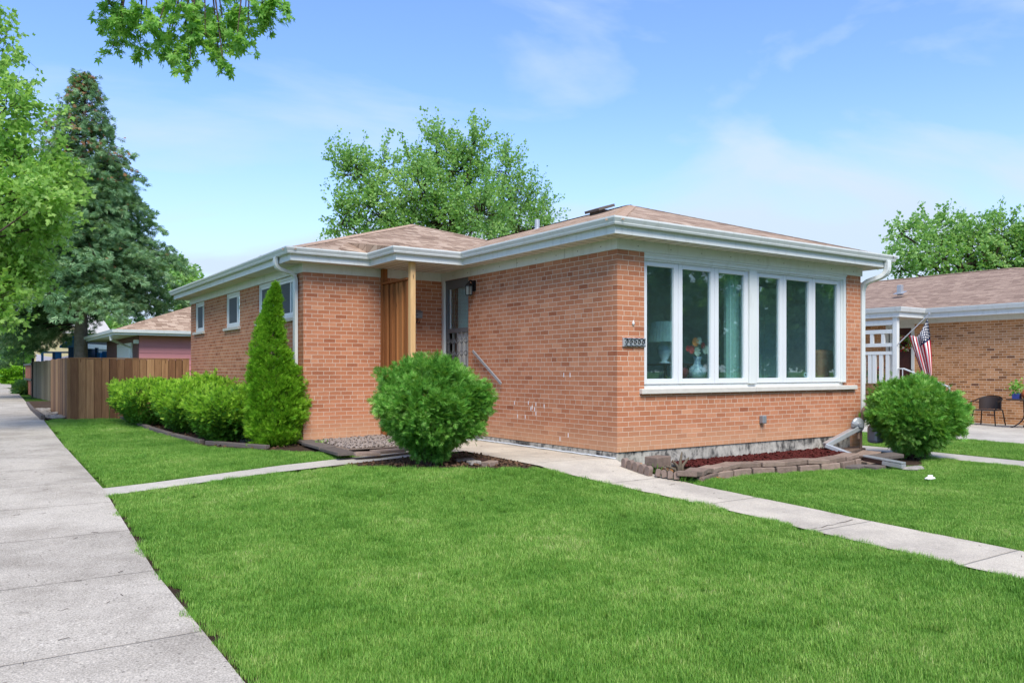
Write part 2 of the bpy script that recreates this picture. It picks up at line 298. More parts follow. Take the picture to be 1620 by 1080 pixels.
class MB:
    def __init__(s): s.v = []; s.f = []; s.mi = []; s.cur = 0
    def add(s, vs, fs):
        b = len(s.v); s.v += [tuple(map(float, p)) for p in vs]; s.f += [tuple(b+i for i in f) for f in fs]; s.mi += [s.cur]*len(fs); return s
    def box(s, x0, x1, y0, y1, z0, z1):
        x0, x1 = min(x0, x1), max(x0, x1); y0, y1 = min(y0, y1), max(y0, y1); z0, z1 = min(z0, z1), max(z0, z1)
        return s.add([(x, y, z) for z in (z0, z1) for x, y in ((x0, y0), (x1, y0), (x1, y1), (x0, y1))],
                     [(3, 2, 1, 0), (4, 5, 6, 7), (0, 1, 5, 4), (1, 2, 6, 5), (2, 3, 7, 6), (3, 0, 4, 7)])
    def obox(s, c, ax, ay, hx, hy, hz):     # oriented box: centre, unit x axis, unit y axis, half sizes
        c = np.array(c, float); ax = np.array(ax, float); ax /= np.linalg.norm(ax); ay = np.array(ay, float); ay -= ax*ay.dot(ax); ay /= np.linalg.norm(ay); az = np.cross(ax, ay)
        return s.add([c+ax*i*hx+ay*j*hy+az*k*hz for k in (-1, 1) for i, j in ((-1, -1), (1, -1), (1, 1), (-1, 1))],
                     [(3, 2, 1, 0), (4, 5, 6, 7), (0, 1, 5, 4), (1, 2, 6, 5), (2, 3, 7, 6), (3, 0, 4, 7)])
    def quad(s, *p): return s.add(p, [tuple(range(len(p)))])
    def tube(s, path, r, n=8, cap=True):
        path = [np.array(p, float) for p in path]; rs = r if hasattr(r, '__len__') else [r]*len(path); vs = []
        t = path[1]-path[0]; up = np.array([0, 0, 1.]) if abs(t[2]) < .9*np.linalg.norm(t) else np.array([1., 0, 0])
        for i, p in enumerate(path):
            t = path[min(i+1, len(path)-1)]-path[max(i-1, 0)]; t = t/(np.linalg.norm(t)+1e-9)
            a = up-t*up.dot(t); a /= np.linalg.norm(a)+1e-9; b = np.cross(t, a); up = a
            vs += [p+rs[i]*(a*math.cos(2*math.pi*k/n+math.pi/n)+b*math.sin(2*math.pi*k/n+math.pi/n)) for k in range(n)]
        fs = [(i*n+k, i*n+(k+1) % n, (i+1)*n+(k+1) % n, (i+1)*n+k) for i in range(len(path)-1) for k in range(n)]
        if cap: fs += [tuple(range(n))[::-1], tuple(range((len(path)-1)*n, len(path)*n))]
        return s.add(vs, fs)
    def lathe(s, c, prof, n=20):            # prof [(r, z)]
        vs = [(c[0]+r*math.cos(2*math.pi*k/n), c[1]+r*math.sin(2*math.pi*k/n), c[2]+z) for r, z in prof for k in range(n)]
        fs = [(i*n+k, i*n+(k+1) % n, (i+1)*n+(k+1) % n, (i+1)*n+k) for i in range(len(prof)-1) for k in range(n)]
        fs += [tuple(range(n))[::-1], tuple(range((len(prof)-1)*n, len(prof)*n))]
        return s.add(vs, fs)
    def sweep(s, path, prof, closed=False):  # path [(x,y)], outward on the right hand; prof closed polygon [(out, z)]
        P = [np.array(p, float) for p in path]; n = len(P); m = len(prof); vs = []
        for i in range(n):
            a = P[i]-P[i-1] if (closed or i > 0) else P[1]-P[0]; b = P[(i+1) % n]-P[i] if (closed or i < n-1) else P[-1]-P[-2]
            a /= np.linalg.norm(a); b /= np.linalg.norm(b); na = np.array([a[1], -a[0]]); nb = np.array([b[1], -b[0]])
            mt = (na+nb); mt /= max(.2, mt.dot(na))
            vs += [(P[i][0]+mt[0]*o, P[i][1]+mt[1]*o, z) for o, z in prof]
        fs = []
        for i in range(n if closed else n-1):
            j = (i+1) % n
            fs += [(i*m+k, j*m+k, j*m+(k+1) % m, i*m+(k+1) % m) for k in range(m)]
        if not closed: fs += [tuple(range(m)), tuple(range((n-1)*m, n*m))[::-1]]
        return s.add(vs, fs)
    def build(s, name, mat, parent=None, bevel=0, smooth=False, solid=0, loc=None):
        me = bpy.data.meshes.new(name); org = np.zeros(3)
        if parent is not None: org = ORG.get(parent.name, org)
        elif loc is not None: org = np.array(loc, float)
        me.from_pydata([tuple(np.array(p)) for p in s.v], [], s.f)
        mats = mat if isinstance(mat, (list, tuple)) else [mat]
        for m in mats: me.materials.append(m)
        if len(mats) > 1: me.polygons.foreach_set('material_index', s.mi)
        me.update(); bm = bmesh.new(); bm.from_mesh(me)
        if not solid: bmesh.ops.recalc_face_normals(bm, faces=bm.faces)
        bm.to_mesh(me); bm.free(); calc_uv(me)
        me.transform(Matrix.Translation(Vector(-org)))
        o = bpy.data.objects.new(name, me); COL.objects.link(o)
        if parent is not None: o.parent = parent
        else: o.location = org
        ORG[o.name] = org
        if smooth: me.polygons.foreach_set('use_smooth', [True]*len(me.polygons))
        if bevel:
            b = o.modifiers.new('bevel', 'BEVEL'); b.width = bevel; b.segments = 2; b.limit_method = 'ANGLE'; b.angle_limit = R(40)
        if solid: sm = o.modifiers.new('solid', 'SOLIDIFY'); sm.thickness = solid; sm.offset = -1
        return o
def fast(name, V, F, mat, parent=None, loc=(0, 0, 0), smooth=False):
    V = np.asarray(V, np.float32); F = np.asarray(F, np.int32); k = F.shape[1]
    org = ORG[parent.name] if parent is not None else np.array(loc, float); V = V-org.astype(np.float32)
    me = bpy.data.meshes.new(name); me.vertices.add(len(V)); me.vertices.foreach_set('co', V.ravel())
    me.loops.add(F.size); me.loops.foreach_set('vertex_index', F.ravel()); me.polygons.add(len(F))
    me.polygons.foreach_set('loop_start', np.arange(0, F.size, k, dtype=np.int32)); me.update(calc_edges=True); me.materials.append(mat)
    if smooth: me.polygons.foreach_set('use_smooth', [True]*len(F))
    o = bpy.data.objects.new(name, me); COL.objects.link(o); ORG[o.name] = org
    if parent is not None: o.parent = parent
    else: o.location = org
    return o
def unit(v): return v/(np.linalg.norm(v, axis=-1, keepdims=True)+1e-9)
def scatter(T, F, pos, dirs, scale, upb=.6):
    N = len(pos); y = unit(dirs); ref = unit(rng.normal(size=(N, 3)))*(1-upb)+np.array([0, 0, 1])*upb
    x = unit(np.cross(y, ref)); z = np.cross(x, y); T = np.asarray(T)
    V = pos[:, None]+scale[:, None, None]*(T[None, :, 0:1]*x[:, None]+T[None, :, 1:2]*y[:, None]+T[None, :, 2:3]*z[:, None])
    FF = np.asarray(F)[None]+(np.arange(N)*len(T))[:, None, None]
    return V.reshape(-1, 3), FF.reshape(-1, FF.shape[-1])
def sticks(P0, P1, r0, r1, n=4):
    P0 = np.asarray(P0); P1 = np.asarray(P1); N = len(P0); t = unit(P1-P0); ref = np.where(np.abs(t[:, 2:3]) < .8, [[0, 0, 1.]], [[1., 0, 0]])
    a = unit(np.cross(t, ref)); b = np.cross(t, a); an = np.arange(n)*2*math.pi/n
    ring = a[:, None]*np.cos(an)[None, :, None]+b[:, None]*np.sin(an)[None, :, None]
    r0 = np.broadcast_to(r0, N)[:, None, None]; r1 = np.broadcast_to(r1, N)[:, None, None]
    V = np.concatenate([P0[:, None]+ring*r0, P1[:, None]+ring*r1], 1).reshape(-1, 3)
    k = np.arange(n); F = np.stack([k, (k+1) % n, (k+1) % n+n, k+n], 1)[None]+(np.arange(N)*2*n)[:, None, None]
    return V, F.reshape(-1, 4)
def cat(parts):
    Vs, Fs, b = [], [], 0
    for V, F in parts: Vs.append(V); Fs.append(F+b); b += len(V)
    return np.concatenate(Vs), np.concatenate(Fs)
def diamonds(L):                            # [(x,y,angle,len,width,z)] -> template of quads
    V, F = [], []
    for (x, y, a, l, w, z) in L:
        dx, dy = math.sin(a), math.cos(a); b = len(V)
        V += [(x, y, z), (x+dx*l*.45+dy*w, y+dy*l*.45-dx*w, z+.02), (x+dx*l, y+dy*l, z-.03), (x+dx*l*.45-dy*w, y+dy*l*.45+dx*w, z+.02)]; F.append((b, b+1, b+2, b+3))
    return V, F
SPRAY = diamonds([(0, 0, 0, 1, .055, 0), (0, .1, .85, .5, .055, .03), (0, .1, -.85, .5, .055, -.03), (0, .3, .75, .5, .055, .03), (0, .3, -.75, .5, .055, .03), (0, .5, .65, .42, .05, 0), (0, .5, -.65, .42, .05, 0)])
NEEDLE = diamonds([(0, 0, 0, 1, .05, 0)]+[(0, .1+.15*i, s*(1.0-.06*i), .42-.03*i, .05, .02*s) for i in range(6) for s in (1, -1)])
TUFT = diamonds([(0, 0, 0, 1.0, .075, 0), (0, .05, .6, .7, .07, .1), (0, .05, -.6, .7, .07, -.08), (0, .3, .5, .6, .065, -.1), (0, .3, -.5, .6, .065, .1), (0, .5, .9, .4, .06, .05), (0, .5, -.9, .4, .06, -.05)])
LEAF = ([(0, 0, 0), (.42, .4, .08), (0, 1, -.06), (-.42, .4, .08)], [(0, 1, 2, 3)])
MAPL = diamonds([(0, 0, 0, 1, .16, 0), (0, .05, .75, .85, .15, .04), (0, .05, -.75, .85, .15, .04), (0, .02, 1.5, .5, .12, -.03), (0, .02, -1.5, .5, .12, -.03)])
LEAF2 = ([(0, 0, 0), (.3, .18, .04), (.5, .5, .05), (.22, .55, .02), (0, 1, -.08), (-.22, .55, .02), (-.5, .5, .05), (-.3, .18, .04)], [(0, 1, 2, 3), (0, 3, 4, 5), (0, 5, 6, 7)])

# ================================================================ GROUND
def grid(fn, nu, nv):
    u = np.linspace(0, 1, nu+1); v = np.linspace(0, 1, nv+1); U, Vv = np.meshgrid(u, v); P = fn(U.ravel(), Vv.ravel())
    i = np.arange(nu)[None]+np.arange(nv)[:, None]*(nu+1); i = i.ravel()
    return P, np.stack([i, i+1, i+nu+2, i+nu+1], 1)
def interpf(xs, ys): return lambda t: np.interp(t, xs, ys)
SX = interpf([-12, -1.7, 2, 7.5, 12, 23, 45, 120], [-6.02, -6.02, -5.87, -5.82, -5.73, -5.5, -4.9, -2.6])
WL = interpf([-12, -5, -3, -1.6, -.9, -.2, 2.1, 4], [-.95, -.92, -.85, -.92, -1.08, -1.27, -1.13, -1.12])
WR = interpf([-12, -3, -1.46, -.8, -.47, -.1, 0, 5], [0, -.0, -.08, -.15, -.17, -.06, -.005, -.005])
def sheet(name, fn, nu, nv, mat, dz, **k):
    def f(u, v): x, y = fn(u, v); return np.stack([x, y, G(x, y)+dz], 1)
    P, F = grid(f, nu, nv); o = fast(name, P, F, mat, smooth=True); calc_uv(o.data); return tag(o, **k)
def wide(u, v):                             # finer near the camera, out to the horizon
    a = (u-.5)*2; b = (v-.5)*2
    return np.sign(a)*(np.abs(a)*25+np.abs(a)**5*675), np.sign(b)*(np.abs(b)*30+np.abs(b)**5*720)
P, F = grid(lambda u, v: (lambda x, y: np.stack([x, y, G(x, y)-.045], 1))(*wide(u, v)), 160, 200)
tag(fast('ground', P, F, TURF, smooth=True), kind='structure')
sheet('sidewalk', lambda u, v: (lambda y: (SX(y)-1.62+1.62*u, y))(-14+v**2*134), 4, 300, WALKC, .0, kind='structure')
sheet('walkway', lambda u, v: (lambda y: (WL(y)+(WR(y)-WL(y))*u, y))(-14+v*17.55), 6, 240, PATHC, .0, kind='structure')
ctx = interpf([-5.9, -5.3, -3.7, -2.75, -1.94, -1.1], [2.17, 2.22, 2.55, 2.62, 2.7, 2.75]); cbx = interpf([-5.9, -3.86, -2.81, -1.9, -1.1], [1.67, 2.0, 2.05, 2.1, 2.1])
sheet('crossing_path', lambda u, v: (lambda x: (x, cbx(x)+(ctx(x)-cbx(x))*v))(-5.9+4.77*u), 60, 3, PLAINC, -.004, kind='structure')
sheet('side_path', lambda u, v: (lambda y: (6.15+.8*u, y))(-14+v*30), 2, 60, PLAINC, -.006, kind='structure')
sheet('patio', lambda u, v: (9.9+5.9*u, -14+v*30), 4, 40, PLAINC, -.008, kind='structure')
sheet('street', lambda u, v: (-60+120*u, -24+8*v), 30, 4, plain('asphalt', '4a4a4c', .9, .1), -.02, kind='structure')

# lawns: parametrised between path edges, with instanced blade tufts
def tuft(k, nb, rad, hgt):
    r = np.random.default_rng(k); V, F = [], []
    for i in range(nb):
        a = r.uniform(0, 6.28); q = rad*math.sqrt(r.uniform()); x, y = q*math.cos(a), q*math.sin(a)
        h = hgt*r.uniform(.55, 1.15); w = r.uniform(.0009, .0018); th = r.uniform(0, 6.28); ln = h*r.uniform(.1, .75); dx, dy = math.cos(th), math.sin(th); px, py = -dy*w, dx*w; b = len(V)
        V += [(x-px, y-py, -.01), (x+px, y+py, -.01), (x+dx*ln*.35+px*.8, y+dy*ln*.35+py*.8, h*.55), (x+dx*ln*.35-px*.8, y+dy*ln*.35-py*.8, h*.55), (x+dx*ln+px*.15, y+dy*ln+py*.15, h*.95), (x+dx*ln-px*.15, y+dy*ln-py*.15, h*.95)]
        F += [(b, b+1, b+2, b+3), (b+3, b+2, b+4, b+5)]
    me = bpy.data.meshes.new('grass_tuft'); me.from_pydata(V, [], F); me.materials.append(GRASS)
    return bpy.data.objects.new('grass_tuft', me)
TUFTS = [tuft(3, 160, .085, .038), tuft(5, 150, .09, .046), tuft(9, 155, .08, .034)]
def grass_nodes():
    ng = bpy.data.node_groups.new('blades', 'GeometryNodeTree')
    ng.interface.new_socket('Geometry', in_out='INPUT', socket_type='NodeSocketGeometry'); ng.interface.new_socket('Geometry', in_out='OUTPUT', socket_type='NodeSocketGeometry')
    N = ng.nodes.new; K = ng.links.new; gi = N('NodeGroupInput'); go = N('NodeGroupOutput')
    dp = N('GeometryNodeDistributePointsOnFaces'); at = N('GeometryNodeInputNamedAttribute'); at.data_type = 'FLOAT'; at.inputs[0].default_value = 'dens'
    K(gi.outputs[0], dp.inputs['Mesh']); K(at.outputs[0], dp.inputs['Density'])
    ip = N('GeometryNodeInstanceOnPoints'); K(dp.outputs['Points'], ip.inputs['Points'])
    g2i = N('GeometryNodeGeometryToInstance')
    for t in TUFTS:
        oi = N('GeometryNodeObjectInfo'); oi.inputs['Object'].default_value = t; K(oi.outputs['Geometry'], g2i.inputs[0])
    ip.inputs['Pick Instance'].default_value = True; K(g2i.outputs[0], ip.inputs['Instance'])
    rr = N('FunctionNodeRandomValue'); rr.data_type = 'FLOAT_VECTOR'; rr.inputs[0].default_value = (-.12, -.12, 0); rr.inputs[1].default_value = (.12, .12, 6.28)
    e2r = N('FunctionNodeEulerToRotation'); K(rr.outputs[0], e2r.inputs[0]); K(e2r.outputs[0], ip.inputs['Rotation'])
    nz = N('ShaderNodeTexNoise'); nz.inputs['Scale'].default_value = 2.2
    rs = N('FunctionNodeRandomValue'); rs.inputs[2].default_value = .75; rs.inputs[3].default_value = 1.15
    mm = N('ShaderNodeMath'); mm.operation = 'MULTIPLY_ADD'; K(nz.outputs[0], mm.inputs[0]); mm.inputs[1].default_value = 1.0; mm.inputs[2].default_value = .5
    m2 = N('ShaderNodeMath'); m2.operation = 'MULTIPLY'; K(mm.outputs[0], m2.inputs[0]); K(rs.outputs[1], m2.inputs[1]); K(m2.outputs[0], ip.inputs['Scale'])
    jn = N('GeometryNodeJoinGeometry'); K(ip.outputs[0], jn.inputs[0]); K(gi.outputs[0], jn.inputs[0]); K(jn.outputs[0], go.inputs[0])
    return ng
GN = grass_nodes()
def lawn(fn, nu, nv, label, k=1.0):
    o = sheet('lawn', fn, nu, nv, TURF, -.012, label=label, cat='lawn', kind='stuff')
    co = np.zeros(len(o.data.vertices)*3); o.data.vertices.foreach_get('co', co); co = co.reshape(-1, 3)
    d = np.linalg.norm(co-CAM, axis=1); de = np.clip(520/(1+d*.18), 70, 320)*k; de[(co[:, 1] < -9.5)] = 20
    a = o.data.attributes.new('dens', 'FLOAT', 'POINT'); a.data.foreach_set('value', de.astype(np.float32))
    m = o.modifiers.new('blades', 'NODES'); m.node_group = GN; return o
top1 = interpf([0, .12, .35, .62, .72, .83, 1], [1.60, 1.66, 1.9, 1.75, 1.0, .42, -.1])
def f1(u, v):
    y = -12+(top1(u)+12)*v; a = SX(y)+.06+.022*np.sin(y*7.3)+.018*np.sin(y*19+1); b = WL(y)-.03-.02*np.sin(y*6.1); return a+(b-a)*u, y
lawn(f1, 60, 400, 'broad mown green front lawn between the public sidewalk and the front walk')
rt2 = interpf([2.2, 2.75, 2.9, 3.3, 4.2, 5.0, 5.75, 8.2, 11.2, 12.7], [-2.6, -2.5, -2.62, -2.75, -3.3, -3.72, -3.98, -4.12, -4.18, -4.2])
def f2(u, v):
    y0 = 2.2; y = y0+(12.7-y0)*v; a = SX(y)+.07; x = a+(rt2(y)-a)*u; y = np.maximum(y, ctx(x)+.03); return x, y
lawn(f2, 40, 130, 'narrow strip of green grass between sidewalk, hedges and the fence', 1.0)
top3 = interpf([0, .2, .5, 1.3, 2.0, 2.6, 3.4, 3.9, 4.3, 4.9, 6.1], [-1.02, -1.15, -1.12, -.86, -.78, -.84, -1.16, -1.32, -1.4, -1.45, -.9])
def f3(u, v):
    x = .05+6.0*u; t = top3(x); y = -12+(t+12)*v; x = np.maximum(x, WR(y)+.04+(x*.0)); x = WR(y)+.04+(6.1-WR(y)-.04)*u; return x, y
lawn(f3, 60, 120, 'green lawn in front of the picture window, right of the front walk')
lawn(lambda u, v: (7.02+2.82*u, -12+v*26), 20, 100, 'strip of grass between the side path and the neighbouring patio', .9)
lawn(lambda u, v: (5.62+.5*u, 0.2+v*13), 4, 60, 'narrow grass strip along the right side wall of the corner house', .8)
# dark worn soil joint between sidewalk and lawn
sheet('sidewalk_edge_soil', lambda u, v: (lambda y: (SX(y)-.01+.13*u, y))(-12+v*13.6), 2, 200, SOIL, -.02, kind='structure')

# ================================================================ BRICK HOUSE
HW, X2, Y2, YF, BT = 5.563, -2.585, 4.763, 12.7, 2.708
house = thing('brick_house', 'single storey orange brick corner house with tan hip roof and six pane picture window', 'house', (0, 0, 0))
def facade(mb, plane, c, sgn, a0, a1, z0, z1, holes, depth=.11):
    """plane 'X' or 'Y' at coordinate c; outward sign sgn; holes [(b0,b1,h0,h1)] with reveals."""
    P = (lambda a, z, d=0: (c-sgn*d, a, z)) if plane == 'X' else (lambda a, z, d=0: (a, c-sgn*d, z))
    As = sorted({a0, a1, *[h[0] for h in holes], *[h[1] for h in holes]}); Zs = sorted({z0, z1, *[h[2] for h in holes], *[h[3] for h in holes]})
    for i in range(len(As)-1):
        for j in range(len(Zs)-1):
            am, zm = (As[i]+As[i+1])/2, (Zs[j]+Zs[j+1])/2
            if any(h[0] < am < h[1] and h[2] < zm < h[3] for h in holes): continue
            mb.quad(P(As[i], Zs[j]), P(As[i+1], Zs[j]), P(As[i+1], Zs[j+1]), P(As[i], Zs[j+1]))
    for b0, b1, h0, h1 in holes:
        for p, q in (((b0, h0), (b0, h1)), ((b1, h0), (b1, h1)), ((b0, h0), (b1, h0)), ((b0, h1), (b1, h1))):
            mb.quad(P(*p), P(*q), P(*q, depth), P(*p, depth))
DY0, DY1 = 3.82, 4.66
WX0, WX1 = .49, 5.165
LW = [(5.08, 7.228, 1.98, 2.71), (8.457, 9.509, 1.98, 2.71), (11.375, 12.275, 2.0, 2.71)]
mb = MB()
facade(mb, 'Y', 0, -1, 0, HW, 0, BT+.02, [(WX0, WX1, .84, BT)])
facade(mb, 'X', 0, -1, 0, Y2, 0, BT+.02, [(DY0, DY1, .18, BT)])
facade(mb, 'Y', Y2, -1, X2, 0, -.14, BT+.02, [])
facade(mb, 'X', X2, -1, Y2, YF, -.14, BT+.02, LW)
facade(mb, 'X', HW, 1, 0, YF, 0, BT+.02, [])
facade(mb, 'Y', YF, 1, X2, HW, -.14, BT+.02, [])
mb.build('wall', BRICK, house)
mb = MB()
mb.box(.015, HW-.015, -.012+.03, .15, -.6, -.002); mb.box(.018, .15, .2, Y2, -.6, -.002); mb.box(HW-.15, HW-.016, .2, YF, -.6, -.002); mb.box(X2+.02, 0, Y2+.02, Y2+.2, -.7, -.16); mb.box(X2+.022, X2+.2, Y2+.3, YF, -.7, -.16)
mb.build('foundation', FOUND, house)
mb = MB()                                    # brick pier stub low at the right corner
mb.box(HW-.28, HW+.02, -.012, .05, -.36, .004); mb.build('corner_pier', BRICK, house)
peri = [(0, 0), (HW, 0), (HW, YF), (X2, YF), (X2, Y2), (0, Y2)]
# outward is right-hand of the path when walking counter-clockwise
mb = MB(); mb.sweep(peri, [(.0, BT-.002), (.022, BT-.002), (.022, 2.852), (.0, 2.852)], True); mb.cur = 1
for k in range(9): mb.box(.35+k*.62, .362+k*.62, -.0245, -.0215, 2.765, 2.778); mb.box(-.0245, -.0215, .3+k*.5, .314+k*.5, 2.765, 2.778)
for yy in (1.1, 2.32): mb.box(-.0235, -.0215, yy, yy+.004, BT, 2.85)
mb.build('frieze_board', [WHITE, plain('screw_head', '6a6c68')], house)
OV = .33
eave = [(-OV, -OV), (HW+OV, -OV), (HW+OV, YF+OV), (X2-OV, YF+OV), (X2-OV, Y2-OV), (-1.55, Y2-OV), (-1.55, 3.46), (-OV, 3.46)]
sv = [(x, y, 2.846) for x, y in eave]
mb = MB(); mb.quad(*sv); mb.cur = 1
for k in range(60):
    y = -.3+k*.21
    if y < 4.6: mb.box(-.26, -.04, y, y+.006, 2.8425, 2.8455)
for k in range(29): mb.box(-.2+k*.21, -.194+k*.21, -.28, -.03, 2.8425, 2.8455)
for k in range(8): mb.box(-1.4+.14*k, -1.394+.14*k, 3.5, 4.72, 2.8425, 2.8455)
for k in range(4): mb.box(X2-.3, X2-.03, 4.9+k*2.4, 4.915+k*2.4, 2.8425, 2.8455)
mb.build('soffit', [SOFFIT, plain('groove', '8a8378')], house)
mb = MB(); mb.sweep(eave, [(0, 2.838), (.0, 3.0), (-.025, 3.0), (-.025, 2.838)], True); mb.build('fascia', WHITE, house, bevel=.003)
mb = MB()
prof = [(.002, 2.945), (.06, 2.940), (.072, 2.962), (.072, 2.972), (.098, 3.02), (.098, 3.042), (.088, 3.042), (.088, 3.022), (.06, 2.965), (.012, 2.955), (.012, 3.042), (.002, 3.042)]
mb.sweep(eave, prof, True); mb.build('gutter', WHITE, house)
# roof
E0, EZ = .36, 3.035
xa, xb, ya, yb, yw = -E0, HW+E0, -E0, YF+E0, Y2-E0
S = 1/3; xm = (xa+xb)/2; pz = EZ+(xm-xa)*S; py = ya+(xm-xa)
xl = X2-E0; am = (xl+xb)/2; aw = (xb-xl)/2; az = EZ+aw*S; ay = yw+aw
jz = pz; jy = yw+(pz-EZ)/S
mb = MB()
mb.quad((xa, ya, EZ), (xb, ya, EZ), (xm, py, pz))
mb.quad((xa, ya, EZ), (xm, py, pz), (xm, jy, jz), (xa, yw, EZ))
mb.quad((xb, ya, EZ), (xb, yb, EZ), (am, ay, az), (xm, jy, jz), (xm, py, pz))
mb.quad((xl, yw, EZ), (xa, yw, EZ), (xm, jy, jz), (am, ay, az))
mb.quad((xl, yw, EZ), (am, ay, az), (xl, yb, EZ))
mb.quad((xl, yb, EZ), (am, ay, az), (xb, yb, EZ))
bx, by = -1.58, 3.43; k2 = .165
cyy = by+(yw-by)*S/(S-k2); cz = EZ+(cyy-by)*k2; cx = xa+(cz-EZ)/S
mb.quad((bx, by, EZ+.002), (xa, by, EZ+.002), (cx, cyy, cz+.002), (bx, cyy, cz+.002)); mb.quad((bx, by, EZ+.002), (bx, cyy, cz+.002), (bx-.45, yw+.25, EZ+.25*S+.004), (bx-.02, yw-.02, EZ+.004))
roof = mb.build('roof', SHING, house)
mb = MB(); mb.sweep([(xa, ya), (xb, ya), (xb, yb), (xl, yb), (xl, yw), (bx, yw), (bx, by), (xa, by)], [(-.12, EZ-.03), (.012, EZ-.012), (.012, EZ+.01), (-.12, EZ+.03)], True); mb.build('drip_edge', SHING, roof)
def caps(mb, a, b, w=.12, st=.14, lift=.007):
    a = np.array(a, float); b = np.array(b, float); L_ = np.linalg.norm(b-a); t = (b-a)/L_; sd_ = np.cross(t, (0, 0, 1)); sd_ /= np.linalg.norm(sd_); n = int(L_/st)
    for i in range(n):
        p = a+t*(i*st); q = a+t*((i+1.25)*st); d = np.array([0, 0, w*.18]); e = np.array([0, 0, lift])
        mb.add([p-sd_*w-d+e*.5, p+e*1.3, p+sd_*w-d+e*.5, q-sd_*w-d+e*.1, q+e*.7, q+sd_*w-d+e*.1], [(0, 1, 4, 3), (1, 2, 5, 4)]); mb.add([p-sd_*w-d+e*.5, p+e*1.3, p+sd_*w-d+e*.5, p+sd_*w-d-[0, 0, .02], p-[0, 0, .02], p-sd_*w-d-[0, 0, .02]], [(0, 1, 4, 5), (1, 2, 3, 4)])
mb = MB()
caps(mb, (xa, ya, EZ), (xm, py, pz)); caps(mb, (xb, ya, EZ), (xm, py, pz)); caps(mb, (xm, jy, jz), (xm, py, pz)); caps(mb, (xl, yw, EZ), (am, ay, az)); caps(mb, (xb-(jy-yw), jy, jz), (am, ay, az))
mb.build('ridge_cap', CAPM, roof)
# roof vents and pipes
def roofz(x, y): return min(EZ+(x-xa)*S if y < jy else 9, EZ+(xb-x)*S, EZ+(y-ya)*S)
def vent(x, y, z, s=1.0, m=None):
    mb = MB(); mb.box(x-.13*s, x+.13*s, y-.13*s, y+.13*s, z-.12, z+.01); mb.obox((x, y, z+.035), (1, 0, S), (0, 1, 0), .2*s, .2*s, .024)
    o = mb.build('roof_vent', m or PAVERD, roof, bevel=.006); return o
p = onX(952, 332, xm-.35); vent(p[0]-.05, p[1], roofz(p[0], p[1])+.03)
vent(am-.6, ay-.35, az-.32, .8)
def pipe(x, y, z0, h, r=.05):
    mb = MB(); mb.tube([(x, y, z0), (x, y, z0+h)], r, 12); mb.tube([(x, y, z0), (x, y, z0+.06)], [r*2, r*1.1], 12); mb.build('vent_pipe', ALU, roof)
p = onX(850, 368, xm-.2); pipe(p[0], p[1], pz-.12, .24)
pipe(-1.9, 9.2, EZ+.3, .22, .06); pipe(-2.3, 11.3, EZ+.15, .17, .05)
# picture window (part) with sashes, panes and sill (sub-parts)
WY = .055
def sx(px): return float(onY(px, 500, WY)[0])
mb = MB()
zb, zt = .84, BT
mb.box(WX0, WX1, WY+.02, .14, zb, .895); mb.box(WX0, WX1, .012, .14, 2.625, zt-.001); mb.box(WX0, WX0+.035, WY+.02, .14, .895, 2.625); mb.box(WX1-.07, WX1, .012, .139, .895, 2.625); mb.box(WX1-.115, WX1-.07, .035, .139, .895, 2.625)
m0, m1 = sx(1183.6), sx(1195); mb.box(m0, m1, .02, .139, .895, 2.625); mb.box(WX0, WX1, .03, .0125+.03, 2.60, 2.625)
mb.box(WX0, WX1, -.006, .0115, 2.675, zt-.002)
pw = mb.build('picture_window', WHITE, house, bevel=.004)
ed = [WX0+.02, sx(1073.2), sx(1130.9), m0, m1, sx(1238.9), sx(1285), sx(1329.5)]
for a, b in ((0, 1), (1, 2), (2, 3), (4, 5), (5, 6), (6, 7)):
    x0, x1 = ed[a]+.003, ed[b]-.003; st = .082; y0, y1 = WY, WY+.05; z0, z1 = .90, 2.605
    mb = MB(); mb.box(x0, x0+st, y0, y1, z0, z1); mb.box(x1-st, x1, y0, y1, z0, z1); mb.box(x0+st, x1-st, y0, y1, z0, z0+.075); mb.box(x0+st, x1-st, y0, y1, z1-.07, z1)
    sa = mb.build('sash', VINYL, pw, bevel=.005)
    mb = MB(); mb.box(x0+st-.002, x1-st+.002, y1-.017, y1-.012, z0+.07, z1-.065); mb.build('pane', GLASS, pw)
mb = MB(); mb.box(.40, 2.75, -.06, .13, .77, .842); mb.box(2.754, 5.38, -.062, .13, .772, .843); mb.build('sill', STONE_SILL, pw, bevel=.008)
